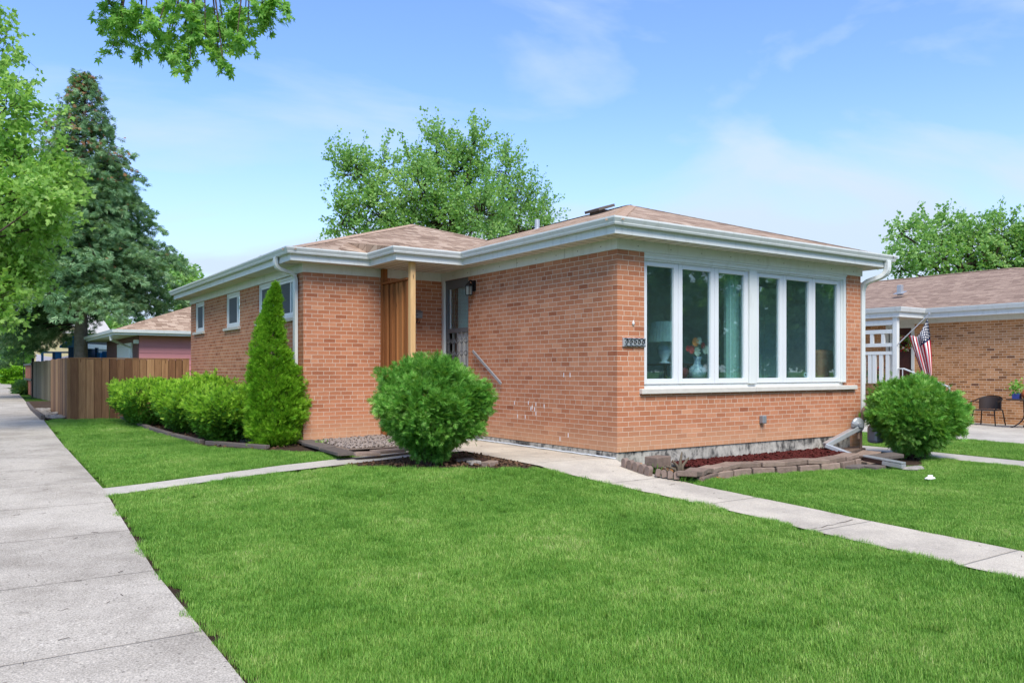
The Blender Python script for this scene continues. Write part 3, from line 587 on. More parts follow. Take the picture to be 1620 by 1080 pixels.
# windows on the long side wall
for i, (a, b, z0, z1) in enumerate(LW):
    mb = MB(); X = X2+.02; fr = .06
    mb.box(X, X+.08, a, a+fr, z0, z1); mb.box(X, X+.08, b-fr, b, z0, z1); mb.box(X, X+.08, a+fr, b-fr, z0, z0+fr); mb.box(X, X+.08, a+fr, b-fr, z1-fr, z1)
    mids = [(a+b)/2] if i == 0 else [(a+b)/2]
    if i == 0: mb.box(X-.004, X+.08, (a+b)/2-.05, (a+b)/2+.05, z0+fr, z1-fr)
    w = mb.build('side_window', WHITE, house, bevel=.004)
    cells = [(a+fr, (a+b)/2-.05), ((a+b)/2+.05, b-fr)] if i == 0 else [(a+fr, b-fr)]
    for c0, c1 in cells:
        mb = MB(); s_ = .045; xx = X+.015; mid = c0+(c1-c0)*(.36 if i == 0 else .25)
        mb.box(xx, xx+.03, c0, c0+s_, z0+fr, z1-fr); mb.box(xx, xx+.03, c1-s_, c1, z0+fr, z1-fr); mb.box(xx, xx+.03, c0+s_, c1-s_, z0+fr, z0+fr+s_); mb.box(xx, xx+.03, c0+s_, c1-s_, z1-fr-s_, z1-fr); mb.box(xx-.005, xx+.03, mid-.02, mid+.02, z0+fr+s_, z1-fr-s_)
        mb.build('sash', VINYL, w, bevel=.003)
        mb = MB(); mb.box(xx+.012, xx+.016, c0+s_, mid-.02, z0+fr+s_, z1-fr-s_); mb.build('pane', GLASS, w)
        mb = MB(); mb.box(xx+.010, xx+.013, mid+.02, c1-s_, z0+fr+s_, z1-fr-s_); mb.build('insect_screen', SCREEN, w)
        mb = MB(); mb.box(xx+.2, xx+.21, c0-.05, c1+.05, z0, z1); mb.build('blind', ROOM, w)
    mb = MB(); mb.box(X2-.05, X2+.05, a-.06, b+.06, z0-.055, z0+.004); mb.build('sill', STONE_SILL, w, bevel=.006)
# downspouts
def spout(path, w=.075, d=.055, name='downspout'):
    mb = MB(); P_ = [np.array(p, float) for p in path]; vs = []; side0 = None
    for i, p in enumerate(P_):
        t = P_[min(i+1, len(P_)-1)]-P_[max(i-1, 0)]; t /= np.linalg.norm(t)
        sd_ = np.array([1., 0, 0]) if abs(t[0]) < .9 and path[-1][1] < 1 else np.array([0, 1., 0])
        sd_ = sd_-t*sd_.dot(t); sd_ /= np.linalg.norm(sd_); n_ = np.cross(t, sd_)
        vs += [p+sd_*w*a/2+n_*d*b/2 for a, b in ((-1, -1), (1, -1), (1, 1), (-1, 1))]
    fs = [(i*4+k, i*4+(k+1) % 4, i*4+4+(k+1) % 4, i*4+4+k) for i in range(len(P_)-1) for k in range(4)]+[(3, 2, 1, 0), tuple(range(len(P_)*4-4, len(P_)*4))]
    mb.add(vs, fs); return mb.build(name, WHITE, house, bevel=.008)
def arc(p0, p1, p2, n=6): return [tuple((1-t)**2*np.array(p0)+2*t*(1-t)*np.array(p1)+t*t*np.array(p2)) for t in np.linspace(0, 1, n)]
yd = 5.02
spout([(X2-.38, yd, 2.95), (X2-.38, yd, 2.88)]+arc((X2-.38, yd, 2.86), (X2-.38, yd, 2.76), (X2-.25, yd, 2.74))+arc((X2-.18, yd, 2.72), (X2-.05, yd, 2.70), (X2-.045, yd, 2.58))+[(X2-.045, yd, 1.2), (X2-.045, yd, -.1)], .11)
# right corner downspout: leaves the front gutter, turns back onto the side wall corner
xr = HW+.07
spout([(xr+.12, -.38, 2.95), (xr+.12, -.38, 2.86)]+arc((xr+.12, -.38, 2.84), (xr+.12, -.38, 2.70), (xr+.05, -.22, 2.66))+arc((xr+.03, -.12, 2.63), (xr, -.0, 2.60), (xr, .02, 2.45))+[(xr, .02, 1.4), (xr, .02, .2)], .10, .075)
# front door (part)
dr = MB(); dr.box(.03, .09, DY0, DY0+.06, .2, BT-.04); dr.box(.03, .09, DY1-.06, DY1, .2, BT-.04); dr.box(.03, .09, DY0+.06, DY1-.06, BT-.16, BT-.04); dr.box(.03, .09, DY0+.06, DY1-.06, 1.76, 1.84); dr.box(.03, .09, DY0+.06, DY1-.06, .2, .32); dr.box(.02, .1, DY0, DY1, BT-.04, BT-.002)
sdoor = dr.build('storm_door', GREYD, house, bevel=.004)
mb = MB(); mb.box(-.018, .03, DY1-.005, DY1+.065, .18, BT-.005); mb.build('door_casing', WHITE, house, bevel=.003)
mb = MB(); mb.box(.055, .058, DY0+.06, DY1-.06, 1.84, BT-.16); mb.build('pane', GLASS, sdoor)
mb = MB(); mb.box(.05, .075, DY1-.14, DY1-.11, 1.84, BT-.16); mb.build('glazing_bar', VINYL, sdoor)
mb = MB(); mb.box(.085, .12, DY0+.0, DY1-.34, .2, BT-.05); dd = mb.build('front_door', DOORW, house, bevel=.004)
mb = MB(); mb.box(.085, .12, DY1-.32, DY1-.24, .2, BT-.05); mb.box(.148, .2, DY0, DY1, BT-.1, BT-.01); mb.build('door_jamb', BROWN, house)
mb = MB(); mb.box(.20, .5, DY1-.06, DY1, .1, BT); mb.box(.22, .26, DY0-.1, DY1+.1, 0.1, BT); mb.build('hall_wall', ROOM, house)
mb = MB(); mb.tube([(.0, DY0+.1, 1.2), (-.03, DY0+.1, 1.2)], .018, 8); mb.tube([(-.03, DY0+.1, 1.2), (-.03, DY0+.14, 1.2)], .012, 8); mb.build('handle', ALU, sdoor)
mb = MB()                                    # scroll grille
for j in range(5):
    y = DY0+.12+j*.15; mb.tube([(.025, y, .34), (.025, y, 1.76)], .009, 6)
    for zc in (.6, .9, 1.15, 1.4, 1.62):
        for s_ in (-1, 1): mb.tube([(.022, y+s_*(.012+.045*math.sin(t)), zc+.055*math.cos(t)*(.6+.1*t)) for t in np.linspace(0, 4.2, 9)], .007, 5, False)
mb.build('scroll_grille', GREYD, sdoor, smooth=True)
for zc in (.6, 1.25, 2.35):
    pass
mb = MB(); mb.box(-1.1, -.012, 3.545, Y2-.01, -.2, .20); st = mb.build('porch_step', GRAYC, house, bevel=.012)
mb = MB()
cl = [(-.012-.012*random.random(), y, float(G(0, y))+.012+.006*random.random()) for y in np.arange(0.02, 3.54, .07)]
mb.tube(cl, .011, 5); mb.tube([(-.014, 3.535, z) for z in np.linspace(-.07, .2, 6)]+[(-.06, 3.535, .212), (-.3, 3.535, .214)], .010, 5); mb.tube([(-1.0, 3.54, -.075), (-.02, 3.54, -.075)], .01, 5)
mb.build('caulk_line', CAULK, house)
mb = MB()
for px, py in ((814, 637), (836, 637), (842, 644), (848, 639), (861, 642), (840, 646), (846, 647), (819, 658), (831, 659), (848, 654), (892, 593), (902, 593), (899, 688), (886, 694), (779, 634)):
    q = onX(px, py, 0); MB().box(-.004, .001, q[1]-.006, q[1]+.006, q[2]-.03, q[2]+.03).build('mortar_patch', CAULK, house)
# rough dark base course along the walk
mb = MB(); mb.sweep([(0.004, 3.54), (0.004, .0)], [(-.02, -.2), (.012, -.2), (.008, -.012), (-.02, -.008)]); mb.build('parging', FOUND, house)
# room behind the picture window
mb = MB(); mb.quad((.16, 3.2, 0), (5.4, 3.2, 0), (5.4, 3.2, 2.75), (.16, 3.2, 2.75)); mb.quad((.16, .16, 0), (.16, 3.2, 0), (.16, 3.2, 2.75), (.16, .16, 2.75)); mb.quad((5.4, .16, 0), (5.4, 3.2, 0), (5.4, 3.2, 2.75), (5.4, .16, 2.75)); mb.quad((.16, .16, 2.75), (5.4, .16, 2.75), (5.4, 3.2, 2.75), (.16, 3.2, 2.75))
mb.box(.16, 5.4, .15, .17, 0, .84); mb.box(.16, .5, .15, .17, .84, 2.7); mb.box(.16, 5.4, .15, .17, 2.64, 2.75)
mb.build('room_wall', ROOM, house)
mb = MB(); mb.box(.16, 5.4, .16, 3.2, .25, .3); mb.build('room_floor', CARPET, house)

# ---- things on and in the house
def label_thing(o, l, c, g=None): return tag(o, l, c, g)
# privacy screen
sxc = -1.20
scr = thing('privacy_screen', 'tall cedar privacy screen between two posts beside the front porch', 'screen', (sxc, 4.1, 0))
mb = MB(); mb.box(sxc-.02, sxc+.07, Y2-.12, Y2-.024, -.1, 2.844); mb.build('post', PINE, scr, bevel=.004)
fy = 3.60; fxp = sxc-.02
p1 = onX(640, 500, fxp); p2 = onX(651, 500, fxp)
mb = MB(); mb.box(fxp, fxp+.09, fy, fy+.09, -.1, 2.844); mb.build('post', PINEL, scr, bevel=.004)
y = fy+.1
mb = MB(); k = 0
while y < Y2-.14:
    w = .135; mb.box(sxc+.012*(k % 2), sxc+.02+.012*(k % 2), y, min(y+w, Y2-.125), .25, 2.56); y += w+.004; k += 1
mb.build('board', PINE, scr, bevel=.002)
mb = MB()
for j in range(6): yy = fy+.1+j*.185; mb.box(sxc-.03, sxc-.002, yy, yy+.03, .25, 2.55)
mb.build('batten', PINE, scr, bevel=.002)
mb = MB(); mb.box(sxc-.05, sxc+.05, fy+.09, Y2-.12, 2.565, 2.60); mb.build('top_rail', PINE, scr, bevel=.003)
# wall lantern
lx, ly, lz = -.10, 3.62, 2.46
wl_ = thing('wall_lantern', 'small black lantern mounted on brick beside the front door', 'wall lamp', (0, ly, lz))
mb = MB(); mb.box(-.025, .0, ly-.05, ly+.05, lz-.02, lz+.16); mb.tube(arc((-.02, ly, lz+.08), (-.06, ly, lz+.2), (-.11, ly, lz+.13)), .014, 8); mb.lathe((lx-.01, ly, lz+.06), [(.075, 0), (.055, .035), (.02, .06), (.004, .075)], 6); mb.lathe((lx-.01, ly, lz-.10), [(.05, 0), (.06, .012)], 6)
for k in range(6): a = k*math.pi/3; mb.tube([(lx-.01+.06*math.cos(a), ly+.06*math.sin(a), lz-.09), (lx-.01+.068*math.cos(a), ly+.068*math.sin(a), lz+.06)], .006, 5)
mb.build('housing', BLACKM, wl_)
mb = MB(); mb.lathe((lx-.01, ly, lz-.088), [(.052, 0), (.060, .145)], 6); mb.build('lantern_glass', plain('frosted', '6c706c', .25, .5), wl_)
# handrail
hr = thing('handrail', 'short grey metal handrail sloping down the brick wall by the porch step', 'handrail', (-.05, 3.2, 1.1))
a, b = onX(748, 555, -.06), onX(793, 607, -.06)
mb = MB(); t_ = b-a; mb.obox((a+b)/2, t_, (1, 0, 0), np.linalg.norm(t_)/2, .012, .022); mb.build('rail', ALU, hr, bevel=.004)
for q in (.22, .85):
    c = a+t_*q; mb = MB(); mb.tube([tuple(c), (c[0]+.03, c[1], c[2]-.03), (0.0, c[1], c[2]-.03)], .008, 6); mb.lathe((-.004, c[1], c[2]-.03), [(.02, -.01), (.02, .01)], 8); mb.build('bracket', ALU, hr)
# mailbox
ml = thing('mailbox', 'grey metal wall mailbox on the brick beside the cedar screen', 'mailbox', (-.65, Y2, 2.05))
mb = MB(); mb.box(-.78, -.44, Y2-.10, Y2, 2.02, 2.13); mb.build('box', GRAYM, ml, bevel=.008)
mb = MB(); mb.obox((-.61, Y2-.06, 2.14), (1, 0, 0), (0, 1, .35), .175, .06, .006); mb.build('lid', GRAYM, ml)
for xx in (-.56, -.5): mb = MB(); mb.tube([(xx, Y2-.03, 2.02)]+arc((xx, Y2-.03, 1.95), (xx, Y2-.09, 1.90), (xx, Y2-.10, 1.97)), .006, 6); mb.build('newspaper_hook', BLACKM, ml)
mb = MB()
for k in range(6): mb.box(-.70+.03*k, -.682+.03*k, Y2-.103, Y2-.0995, 2.065, 2.085)
mb.build('embossed_lettering', plain('letter_dark', '3c4045'), ml)
# house number plaque
pq = thing('house_number_plaque', 'ornate silver scrollwork plaque on the brick pier left of the picture window', 'plaque', (.2, 0, 1.5))
q0, q1 = onY(984, 534, 0), onY(1020, 549, 0)
mb = MB(); mb.box(q0[0], q1[0]-.01, -.03, -.0, q1[2], q0[2]); mb.build('plate', ALU, pq, bevel=.004)
mb = MB(); cxp = (q0[0]+q1[0])/2; czp = (q0[2]+q1[2])/2
for k in range(5):
    xc = cxp-.15+.075*k; mb.tube([(xc+.028*math.cos(t)*(1-.09*t), -.036, czp+.036*math.sin(t)*(1-.09*t)) for t in np.linspace(0, 7, 14)], .005, 5)
for s_ in (-1, 1): mb.tube([(cxp-.19+.38*u, -.034, czp+s_*.046+.006*math.sin(u*25)) for u in np.linspace(0, 1, 30)], .006, 5)
mb.build('scrollwork', BLACKM, pq)
# outlet box
p = onY(1204, 663, 0)
o = MB().box(p[0]-.045, p[0]+.045, -.075, 0, p[2]-.06, p[2]+.06).build('outlet_box', GRAYM, None, bevel=.012, loc=(p[0], 0, p[2])); tag(o, 'small grey weatherproof outlet box low on the front brick wall', 'outlet')
mb = MB()
p = onY(1001, 514, 0); mb.lathe((0, 0, 0), [(.012, 0), (.02, .02), (.008, .06), (.004, .062)], 10)
for i in range(len(mb.v)): v = mb.v[i]; mb.v[i] = (p[0]+v[0], -.012+v[1], p[2]+v[2])
tag(mb.build('wall_hook', WHITE, None, loc=(p[0], 0, p[2])), 'tiny white hook on the brick above the scrollwork plaque', 'hook')
# gas meter at the right corner
gm = thing('gas_meter', 'grey gas meter with round regulator and pipes at the right corner of the house', 'gas meter', (HW+.2, -.15, -.3))
c = atD(1357, 672, 13.2)
mb = MB(); 
def disc(mb, c, r, prof, n=20, ax=(-.35, -1, 0)):
    ax = np.array(ax, float); ax /= np.linalg.norm(ax); u_ = np.cross(ax, (0, 0, 1)); u_ /= np.linalg.norm(u_); w_ = np.cross(ax, u_); vs = []
    for rr, zz in prof: vs += [np.array(c)+ax*zz+(u_*math.cos(2*math.pi*k/n)+w_*math.sin(2*math.pi*k/n))*rr for k in range(n)]
    m_ = len(prof); mb.add(vs, [(i*n+k, i*n+(k+1) % n, (i+1)*n+(k+1) % n, (i+1)*n+k) for i in range(m_-1) for k in range(n)]+[tuple(range(n)), tuple(range((m_-1)*n, m_*n))])
disc(mb, c, .1, [(.05, -.06), (.11, -.03), (.125, -.01), (.125, .012), (.10, .03), (.05, .05), (.04, .09)]); mb.tube([tuple(c), tuple(c+np.array([-.17, -.02, 0]))], .035, 8); mb.build('regulator', GRAYM, gm, smooth=False, bevel=.004)
m_ = atD(1386, 688, 13.35)
mb = MB(); mb.box(m_[0]-.13, m_[0]+.13, m_[1]-.1, m_[1]+.1, m_[2]-.13, m_[2]+.17); mb.build('meter_body', GRAYM, gm, bevel=.05)
mb = MB(); mb.tube([(c[0], c[1], c[2]), (c[0]+.02, c[1], c[2]-.22), (c[0]+.1, c[1]+.05, c[2]-.22)], .025, 8); mb.tube([tuple(c+np.array([.08, .02, 0])), tuple(c+np.array([.16, .02, .0])), tuple(c+np.array([.17, .02, .16]))]+arc(tuple(c+np.array([.17, .02, .2])), tuple(c+np.array([.19, .02, .3])), tuple(c+np.array([.3, .02, .26]))), .028, 8); mb.tube([(m_[0]-.08, m_[1], m_[2]+.17), (m_[0]-.08, m_[1], m_[2]+.3), (m_[0]+.25, m_[1], m_[2]+.3)], .022, 8)
mb.tube([tuple(c+np.array([.14, .03, 0])), tuple(c+np.array([.14, .03, -.55]))], .02, 8); mb.build('pipe', plain('rusty_pipe', '6d5a4c', .8, .2, var=.4), gm)
# downspout extension (silver elbow lying against the wall) and loose piece on the lawn
a, b = atD(1358, 676, 13.2), atD(1306, 704, 12.9); c_ = atD(1346, 719, 12.7)
mb = MB(); mb.obox((a+b)/2, b-a, (0, 0, 1), np.linalg.norm(b-a)/2, .04, .055); mb.obox((b+c_)/2+np.array([0, 0, .0]), c_-b, (0, 0, 1), np.linalg.norm(c_-b)/2, .035, .05)
tag(mb.build('downspout_elbow', ALU, None, bevel=.01, loc=tuple(b)), 'bent silver downspout elbow leaning from the gas meter onto the planting bed', 'downspout')
a, b = gp(1368, 729, .07), gp(1430, 741, .03)
dx = thing('downspout_extension', 'loose white and brown downspout length lying on stones at the lawn edge', 'downspout', tuple(a))
md = a+(b-a)*.5; hv = np.array([0, 0, .04])
mb = MB(); mb.obox((a+md)/2+hv, md-a, (0, 0, 1), np.linalg.norm(md-a)/2, .035, .05); mb.build('brown_section', BROWN, dx, bevel=.005)
mb = MB(); mb.obox((a+b)/2+hv*2.0, b-a, (0, 0, 1), np.linalg.norm(b-a)/2, .012, .055); mb.obox((md+b)/2+hv*.8, b-md, (0, 0, 1), np.linalg.norm(b-md)/2, .03, .054); mb.build('white_section', ALU, dx, bevel=.005)
def stonemb(c, r, seed=0, n=9, sq=.5):
    rr = np.random.default_rng(seed); mb = MB(); rings = 4
    vs = []; 
    for i in range(rings+1):
        ph = math.pi*i/rings
        for k in range(n): th = 2*math.pi*k/n; q = 1+rr.uniform(-.18, .18); vs.append((c[0]+r[0]*q*math.sin(ph)*math.cos(th), c[1]+r[1]*q*math.sin(ph)*math.sin(th), c[2]+r[2]*q*math.cos(ph)))
    mb.add(vs, [(i*n+k, i*n+(k+1) % n, (i+1)*n+(k+1) % n, (i+1)*n+k) for i in range(rings) for k in range(n)]); return mb
p = gp(1446, 743); tag(stonemb(p+np.array([0, 0, .02]), (.24, .12, .04), 5).build('flat_stone', ROCK, None, bevel=.01, loc=tuple(p)), 'flat grey stone under the end of the loose downspout', 'stone')
p = gp(1471, 760); mb = stonemb(p+np.array([0, 0, .03]), (.11, .06, .025), 8); mb.obox(p+np.array([.01, 0, .055]), (1, .5, .2), (0, 1, 0), .04, .03, .012)
tag(mb.build('crumpled_paper', WHC, None, bevel=.008, loc=tuple(p)), 'crumpled white scrap lying on the right lawn', 'litter')

# interior things
def tabletop(name, label, x, y, z, w, d, mat):
    t = thing(name, label, 'table', (x, y, .3)); mb = MB(); mb.box(x-w, x+w, y-d, y+d, z-.03, z); mb.build('tabletop', mat, t, bevel=.006)
    for i in (-1, 1):
        for j in (-1, 1): mb = MB(); mb.box(x+i*(w-.05)-.02, x+i*(w-.05)+.02, y+j*(d-.05)-.02, y+j*(d-.05)+.02, .3, z-.03); mb.build('leg', mat, t)
    return t
lp = onY(1051, 575, .75)
tabletop('side_table', 'dark side table holding the lamp behind the leftmost window pane', lp[0]+.05, .78, lp[2], .3, .3, BROWN)
lm = thing('table_lamp', 'table lamp with pleated pale shade behind the leftmost window pane', 'lamp', (lp[0], .75, lp[2]))
sh = onY(1051, 541, .75)[2]; shT = onY(1051, 509, .75)[2]
mb = MB(); n = 40; mb.lathe((lp[0], .75, lp[2]), [(.09, 0), (.09, .02), (.04, .04), (.10, .16), (.105, .24), (.05, .33), (.02, .38), (.012, sh-lp[2]+.05)], 16); mb.build('base', CERAM, lm, smooth=True)
mb = MB(); vs = []
for r_, z_ in ((.25, sh), (.185, shT)):
    vs += [(lp[0]+(r_+.006*(k % 2))*math.cos(2*math.pi*k/60), .75+(r_+.006*(k % 2))*math.sin(2*math.pi*k/60), z_) for k in range(60)]
mb.add(vs, [(k, (k+1) % 60, 60+(k+1) % 60, 60+k) for k in range(60)]); mb.build('shade', SHADE, lm)
vp = onY(1103, 600, .45); zt_ = onY(1103, 564, .45)[2]
tabletop('console_table', 'low console table behind the second window pane', vp[0], .5, vp[2], .45, .22, BROWN)
va = thing('flower_vase', 'blue and white vase with orange and cream flowers behind the second pane', 'vase', (vp[0], .45, vp[2]))
hh = zt_-vp[2]
mb = MB(); mb.lathe((vp[0], .45, vp[2]), [(.07, 0), (.12, .1*hh), (.135, .35*hh), (.12, .5*hh), (.055, .68*hh), (.05, .85*hh), (.075, hh)], 20); mb.build('vase', VASE, va, smooth=True)
for k, (px, py, mt, rr_) in enumerate([(1098, 541, ORF, .06), (1104, 539, CRF, .05), (1092, 553, REDF, .055), (1110, 546, REDF, .04), (1114, 553, CRF, .06), (1101, 556, CRF, .06), (1086, 551, REDF, .04), (1119, 556, CRF, .04)]):
    q = onY(px, py, .42); mb = MB()
    for i in range(9):
        a = i*2*math.pi/9; mb.add([q, q+np.array([math.cos(a)*rr_, -.02, math.sin(a)*rr_]), q+np.array([math.cos(a+.35)*rr_*1.3, -.035, math.sin(a+.35)*rr_*1.3]), q+np.array([math.cos(a+.7)*rr_, -.02, math.sin(a+.7)*rr_])], [(0, 1, 2, 3)])
    mb.build('flower', mt, va)
mb = MB()
for px, py in ((1098, 541), (1104, 539), (1092, 553), (1110, 546), (1114, 553), (1101, 556)): mb.tube([(vp[0], .45, zt_-.02), tuple(onY(px, py, .43))], .004, 4)
mb.build('stem', ARB, va)
q = onY(1084, 600, .5); tag(stonemb((q[0]+.02, .6, q[2]+.12), (.1, .1, .13), 3, 14).build('red_vase', plain('red_glaze', '8a2f33', .3, .4), None, smooth=True, loc=(q[0], .6, q[2])), 'small round red vase beside the blue and white vase', 'vase')
def curtain(px0, px1, yy, label):
    a_, b_ = onY(px0, 500, yy)[0], onY(px1, 500, yy)[0]; n = 36; mb = MB(); vs = []
    for z in (.35, 2.62): vs += [(a_+(b_-a_)*k/n, yy+.06*math.sin(k*1.3), z) for k in range(n+1)]
    mb.add(vs, [(k, k+1, n+2+k, n+1+k) for k in range(n)]); tag(mb.build('curtain', CURT, None, loc=(a_, yy, .35)), label, 'curtain', None)
curtain(1149, 1179, .30, 'pale green curtain behind the third pane of the picture window')
curtain(1196, 1236, 1.6, 'sheer teal curtain seen through the fourth pane of the picture window')
pf = thing('framed_picture', 'dark framed picture on the back wall seen through the fifth pane', 'picture', tuple(onY(1253, 482, 3.0)))
a_, b_ = onY(1244, 455, 3.12), onY(1263, 509, 3.12)
mb = MB(); mb.box(a_[0], b_[0], 3.12, 3.19, b_[2], a_[2]); mb.build('frame', BROWN, pf, bevel=.01)
mb = MB(); mb.box(a_[0]+.08, b_[0]-.08, 3.11, 3.119, b_[2]+.1, a_[2]-.1); mb.build('canvas', plain('canvas', '39423a'), pf)
a_, b_ = onY(1292, 553, .5), onY(1322, 600, .5)
ac = thing('armchair', 'tan leather armchair behind the rightmost window pane', 'armchair', (a_[0], .6, .3))
mb = MB(); mb.box(a_[0], b_[0]+.1, .42, .62, .35, a_[2]); mb.build('backrest', TAN, ac, bevel=.06)
mb = MB(); mb.box(a_[0], b_[0]+.1, .62, 1.2, .35, .75); mb.build('seat', TAN, ac, bevel=.06)
a_, b_ = onY(1273, 589, .098), onY(1279.5, 596, .098)
mb = MB(); mb.box(a_[0], b_[0], .107, .115, b_[2], a_[2]); mb.cur = 1; mb.box(a_[0]+.018, b_[0]-.018, .1035, .1065, b_[2]+.018, a_[2]-.018)
tag(mb.build('window_sensor', [VINYL, BLACKM], None, loc=tuple(a_)), 'small white square sensor inside the bottom corner of the fifth pane', 'sensor')

# ================================================================ BEDS, EDGING, STONES
def blob_sheet(name, pts, z, mat, **k):
    mb = MB(); mb.quad(*[(x, y, z if z is not None else float(G(x, y))+.004) for x, y in pts]); o = mb.build(name, mat, None); return tag(o, **k)
def strip_sheet(name, A, B, mat, dz, z=None, nv=4, **k):
    A = np.array(A, float); B = np.array(B, float); n = len(A)
    P = np.concatenate([A+(B-A)*t for t in np.linspace(0, 1, nv+1)]); zz = (G(P[:, 0], P[:, 1])+dz) if z is None else np.full(len(P), z); P = np.column_stack([P, zz])
    i = (np.arange(n-1)[None]+np.arange(nv)[:, None]*n).ravel(); F = np.stack([i, i+1, i+n+1, i+n], 1)
    o = fast(name, P, F, mat); calc_uv(o.data); return tag(o, **k)
# hedge bed
strip_sheet('hedge_bed', [(-2.45, 2.7), (-2.6, 3.3), (-3.3, 4.2), (-3.75, 5.0), (-4.0, 5.75), (-4.15, 8.2), (-4.2, 11.2), (-4.22, 12.7)], [(-1.2, 2.75), (-1.3, 4.75), (-2.5, 4.8), (-2.5, 5.1), (-2.5, 5.75), (-2.5, 8.2), (-2.5, 11.2), (-2.5, 12.7)], SOIL, .0, kind='structure')
strip_sheet('shrub_bed', [(-3.2, 2.05), (-2.9, 1.7), (-2.3, .95), (-1.7, .35), (-1.2, -.2)], [(-2.9, 2.1), (-2.5, 2.12), (-1.9, 2.12), (-1.5, 2.12), (-1.14, 1.6)], SOIL, -.01, kind='structure')
strip_sheet('gravel_bed', [(-2.55, 4.75), (-2.5, 3.1), (-1.95, 2.95), (-1.2, 2.95)], [(-2.3, 4.76), (-2.0, 4.76), (-1.6, 4.76), (-1.15, 4.76)], plain('gravel_base', '8a7b70', .95, .1, var=.3, scale=30, bump=.02), .045, kind='structure')
strip_sheet('side_bed', [(-5.72, 12.9), (-5.65, 17), (-5.45, 24)], [(-5.2, 12.9), (-5.2, 17), (-4.3, 24)], SOIL, .004, kind='structure')
strip_sheet('right_soil', [(4.0, -.35), (4.6, -1.25), (5.3, -1.65), (6.1, -1.6)], [(5.6, .0), (5.7, -.05), (5.9, -.1), (6.12, -.2)], SOIL, -.012, kind='structure')
# chips: one scatter object each (uncountable)
CHIP = ([(-.5, -.3, -.2), (.5, -.35, -.15), (.45, .3, -.2), (-.45, .35, -.15), (-.35, -.2, .25), (.35, -.2, .2), (.3, .2, .28), (-.3, .2, .2)], [(0, 1, 5, 4), (1, 2, 6, 5), (2, 3, 7, 6), (3, 0, 4, 7), (4, 5, 6, 7)])
def chips(name, pts, s0, s1, mat, label, zf):
    N = len(pts); pos = np.column_stack([pts, [zf(*p)+random.uniform(0, .02) for p in pts]]); V, F = scatter(CHIP[0], CHIP[1], pos, rng.normal(size=(N, 3))*np.array([1, 1, .3]), rng.uniform(s0, s1, N), .4)
    return tag(fast(name, V, F, mat), label, name.replace('_', ' '), None, 'stuff')
def inpoly(poly, n):
    poly = np.array(poly); lo, hi = poly.min(0), poly.max(0); outp = []
    while len(outp) < n:
        p = rng.uniform(lo, hi); c = False; j = len(poly)-1
        for i in range(len(poly)):
            if (poly[i][1] > p[1]) != (poly[j][1] > p[1]) and p[0] < (poly[j][0]-poly[i][0])*(p[1]-poly[i][1])/(poly[j][1]-poly[i][1])+poly[i][0]: c = not c
            j = i
        if c: outp.append(p)
    return np.array(outp)
MZ = -.22
redpoly = [(1.0, -.02), (.95, -.45), (1.6, -.42), (2.2, -.5), (3.0, -.62), (3.6, -.75), (4.4, -.5), (4.6, -.02)]
blob_sheet('mulch_bed', [(.02, -.02), (.02, -.5), (.3, -.85), (.9, -.75), (1.6, -.5), (2.2, -.58), (3.0, -.75), (3.8, -.95), (4.6, -.8), (5.0, -.02)], MZ-.03, SOIL, kind='structure')
chips('red_mulch', inpoly(redpoly, 3800), .025, .055, MULCHR, 'dark red wood mulch in the bed under the picture window', lambda x, y: MZ-.01+.03*max(0, 1+y*1.2))
chips('gravel', inpoly([(-2.45, 4.7), (-2.4, 3.25), (-1.9, 3.05), (-1.25, 3.05), (-1.2, 4.7)], 2600), .02, .05, plain('gravel_mix', '9c9088', .9, .1, var=.4, scale=20), 'pale gravel between the slab edging and the left brick wall', lambda x, y: float(G(x, y))+.05)
chips('bark_litter', np.concatenate([inpoly([(-4.1, 12.4), (-4.0, 6), (-3.3, 4.3), (-2.6, 4.6), (-2.6, 12.4)], 1500), inpoly([(-3.0, 1.95), (-2.3, 1.0), (-1.3, 0), (-1.2, 1.9)], 500)]), .02, .05, plain('bark_chip', '5b4636', .9, .1, var=.5, scale=20), 'scattered bark and dead needles under the hedges and shrub', lambda x, y: float(G(x, y)))
LFC = leafy('dry_leaf', [(0, '8c5a30'), (.5, 'b07a4a'), (1, 'c99a72')], 5, .1)
lp_ = inpoly([(.02, -.35), (.1, -1.05), (1.0, -1.0), (.9, -.7), (.3, -.5)], 260); ps = np.column_stack([lp_, G(lp_[:, 0], lp_[:, 1])+.02]); V, F = scatter(LEAF[0], LEAF[1], ps, rng.normal(size=(260, 3))*np.array([1, 1, .2]), rng.uniform(.03, .055, 260), .8)
tag(fast('dead_leaves', V, F, LFC), 'dry pinkish leaves along the scalloped edging by the walk', 'dead leaves', None, 'stuff')
lt = np.column_stack([rng.uniform(-7.5, -6.05, 70), rng.uniform(-5.5, 8, 70)]); lt = np.concatenate([lt, np.column_stack([rng.uniform(-.8, -.1, 24), rng.uniform(-5.5, 3, 24)])])
P_ = np.column_stack([lt, G(lt[:, 0], lt[:, 1])+.006]); V, F = scatter([(-.035, 0, 0), (.035, .02, .03), (.03, 1, .05), (-.02, .97, 0)], [(0, 1, 2, 3)], P_, rng.normal(size=(94, 3))*np.array([1, 1, .03]), rng.uniform(.02, .07, 94), .95)
tag(fast('twig_litter', V, F, BARKD), 'tiny dark twigs and seeds scattered on the concrete paving', 'litter', None, 'stuff')
ck = [gp(x, y, .004) for x, y in ((1283, 836.5), (1292, 834), (1300, 833.5), (1309, 830), (1318, 829.5), (1328, 826), (1338, 824.5), (1349, 821))]
mb = MB()
for a, b in zip(ck[:-1], ck[1:]): d_ = (b-a)/np.linalg.norm(b-a); n_ = np.array([-d_[1], d_[0], 0])*random.uniform(.002, .007); mb.quad(a-n_, b-n_, b+n_, a+n_)
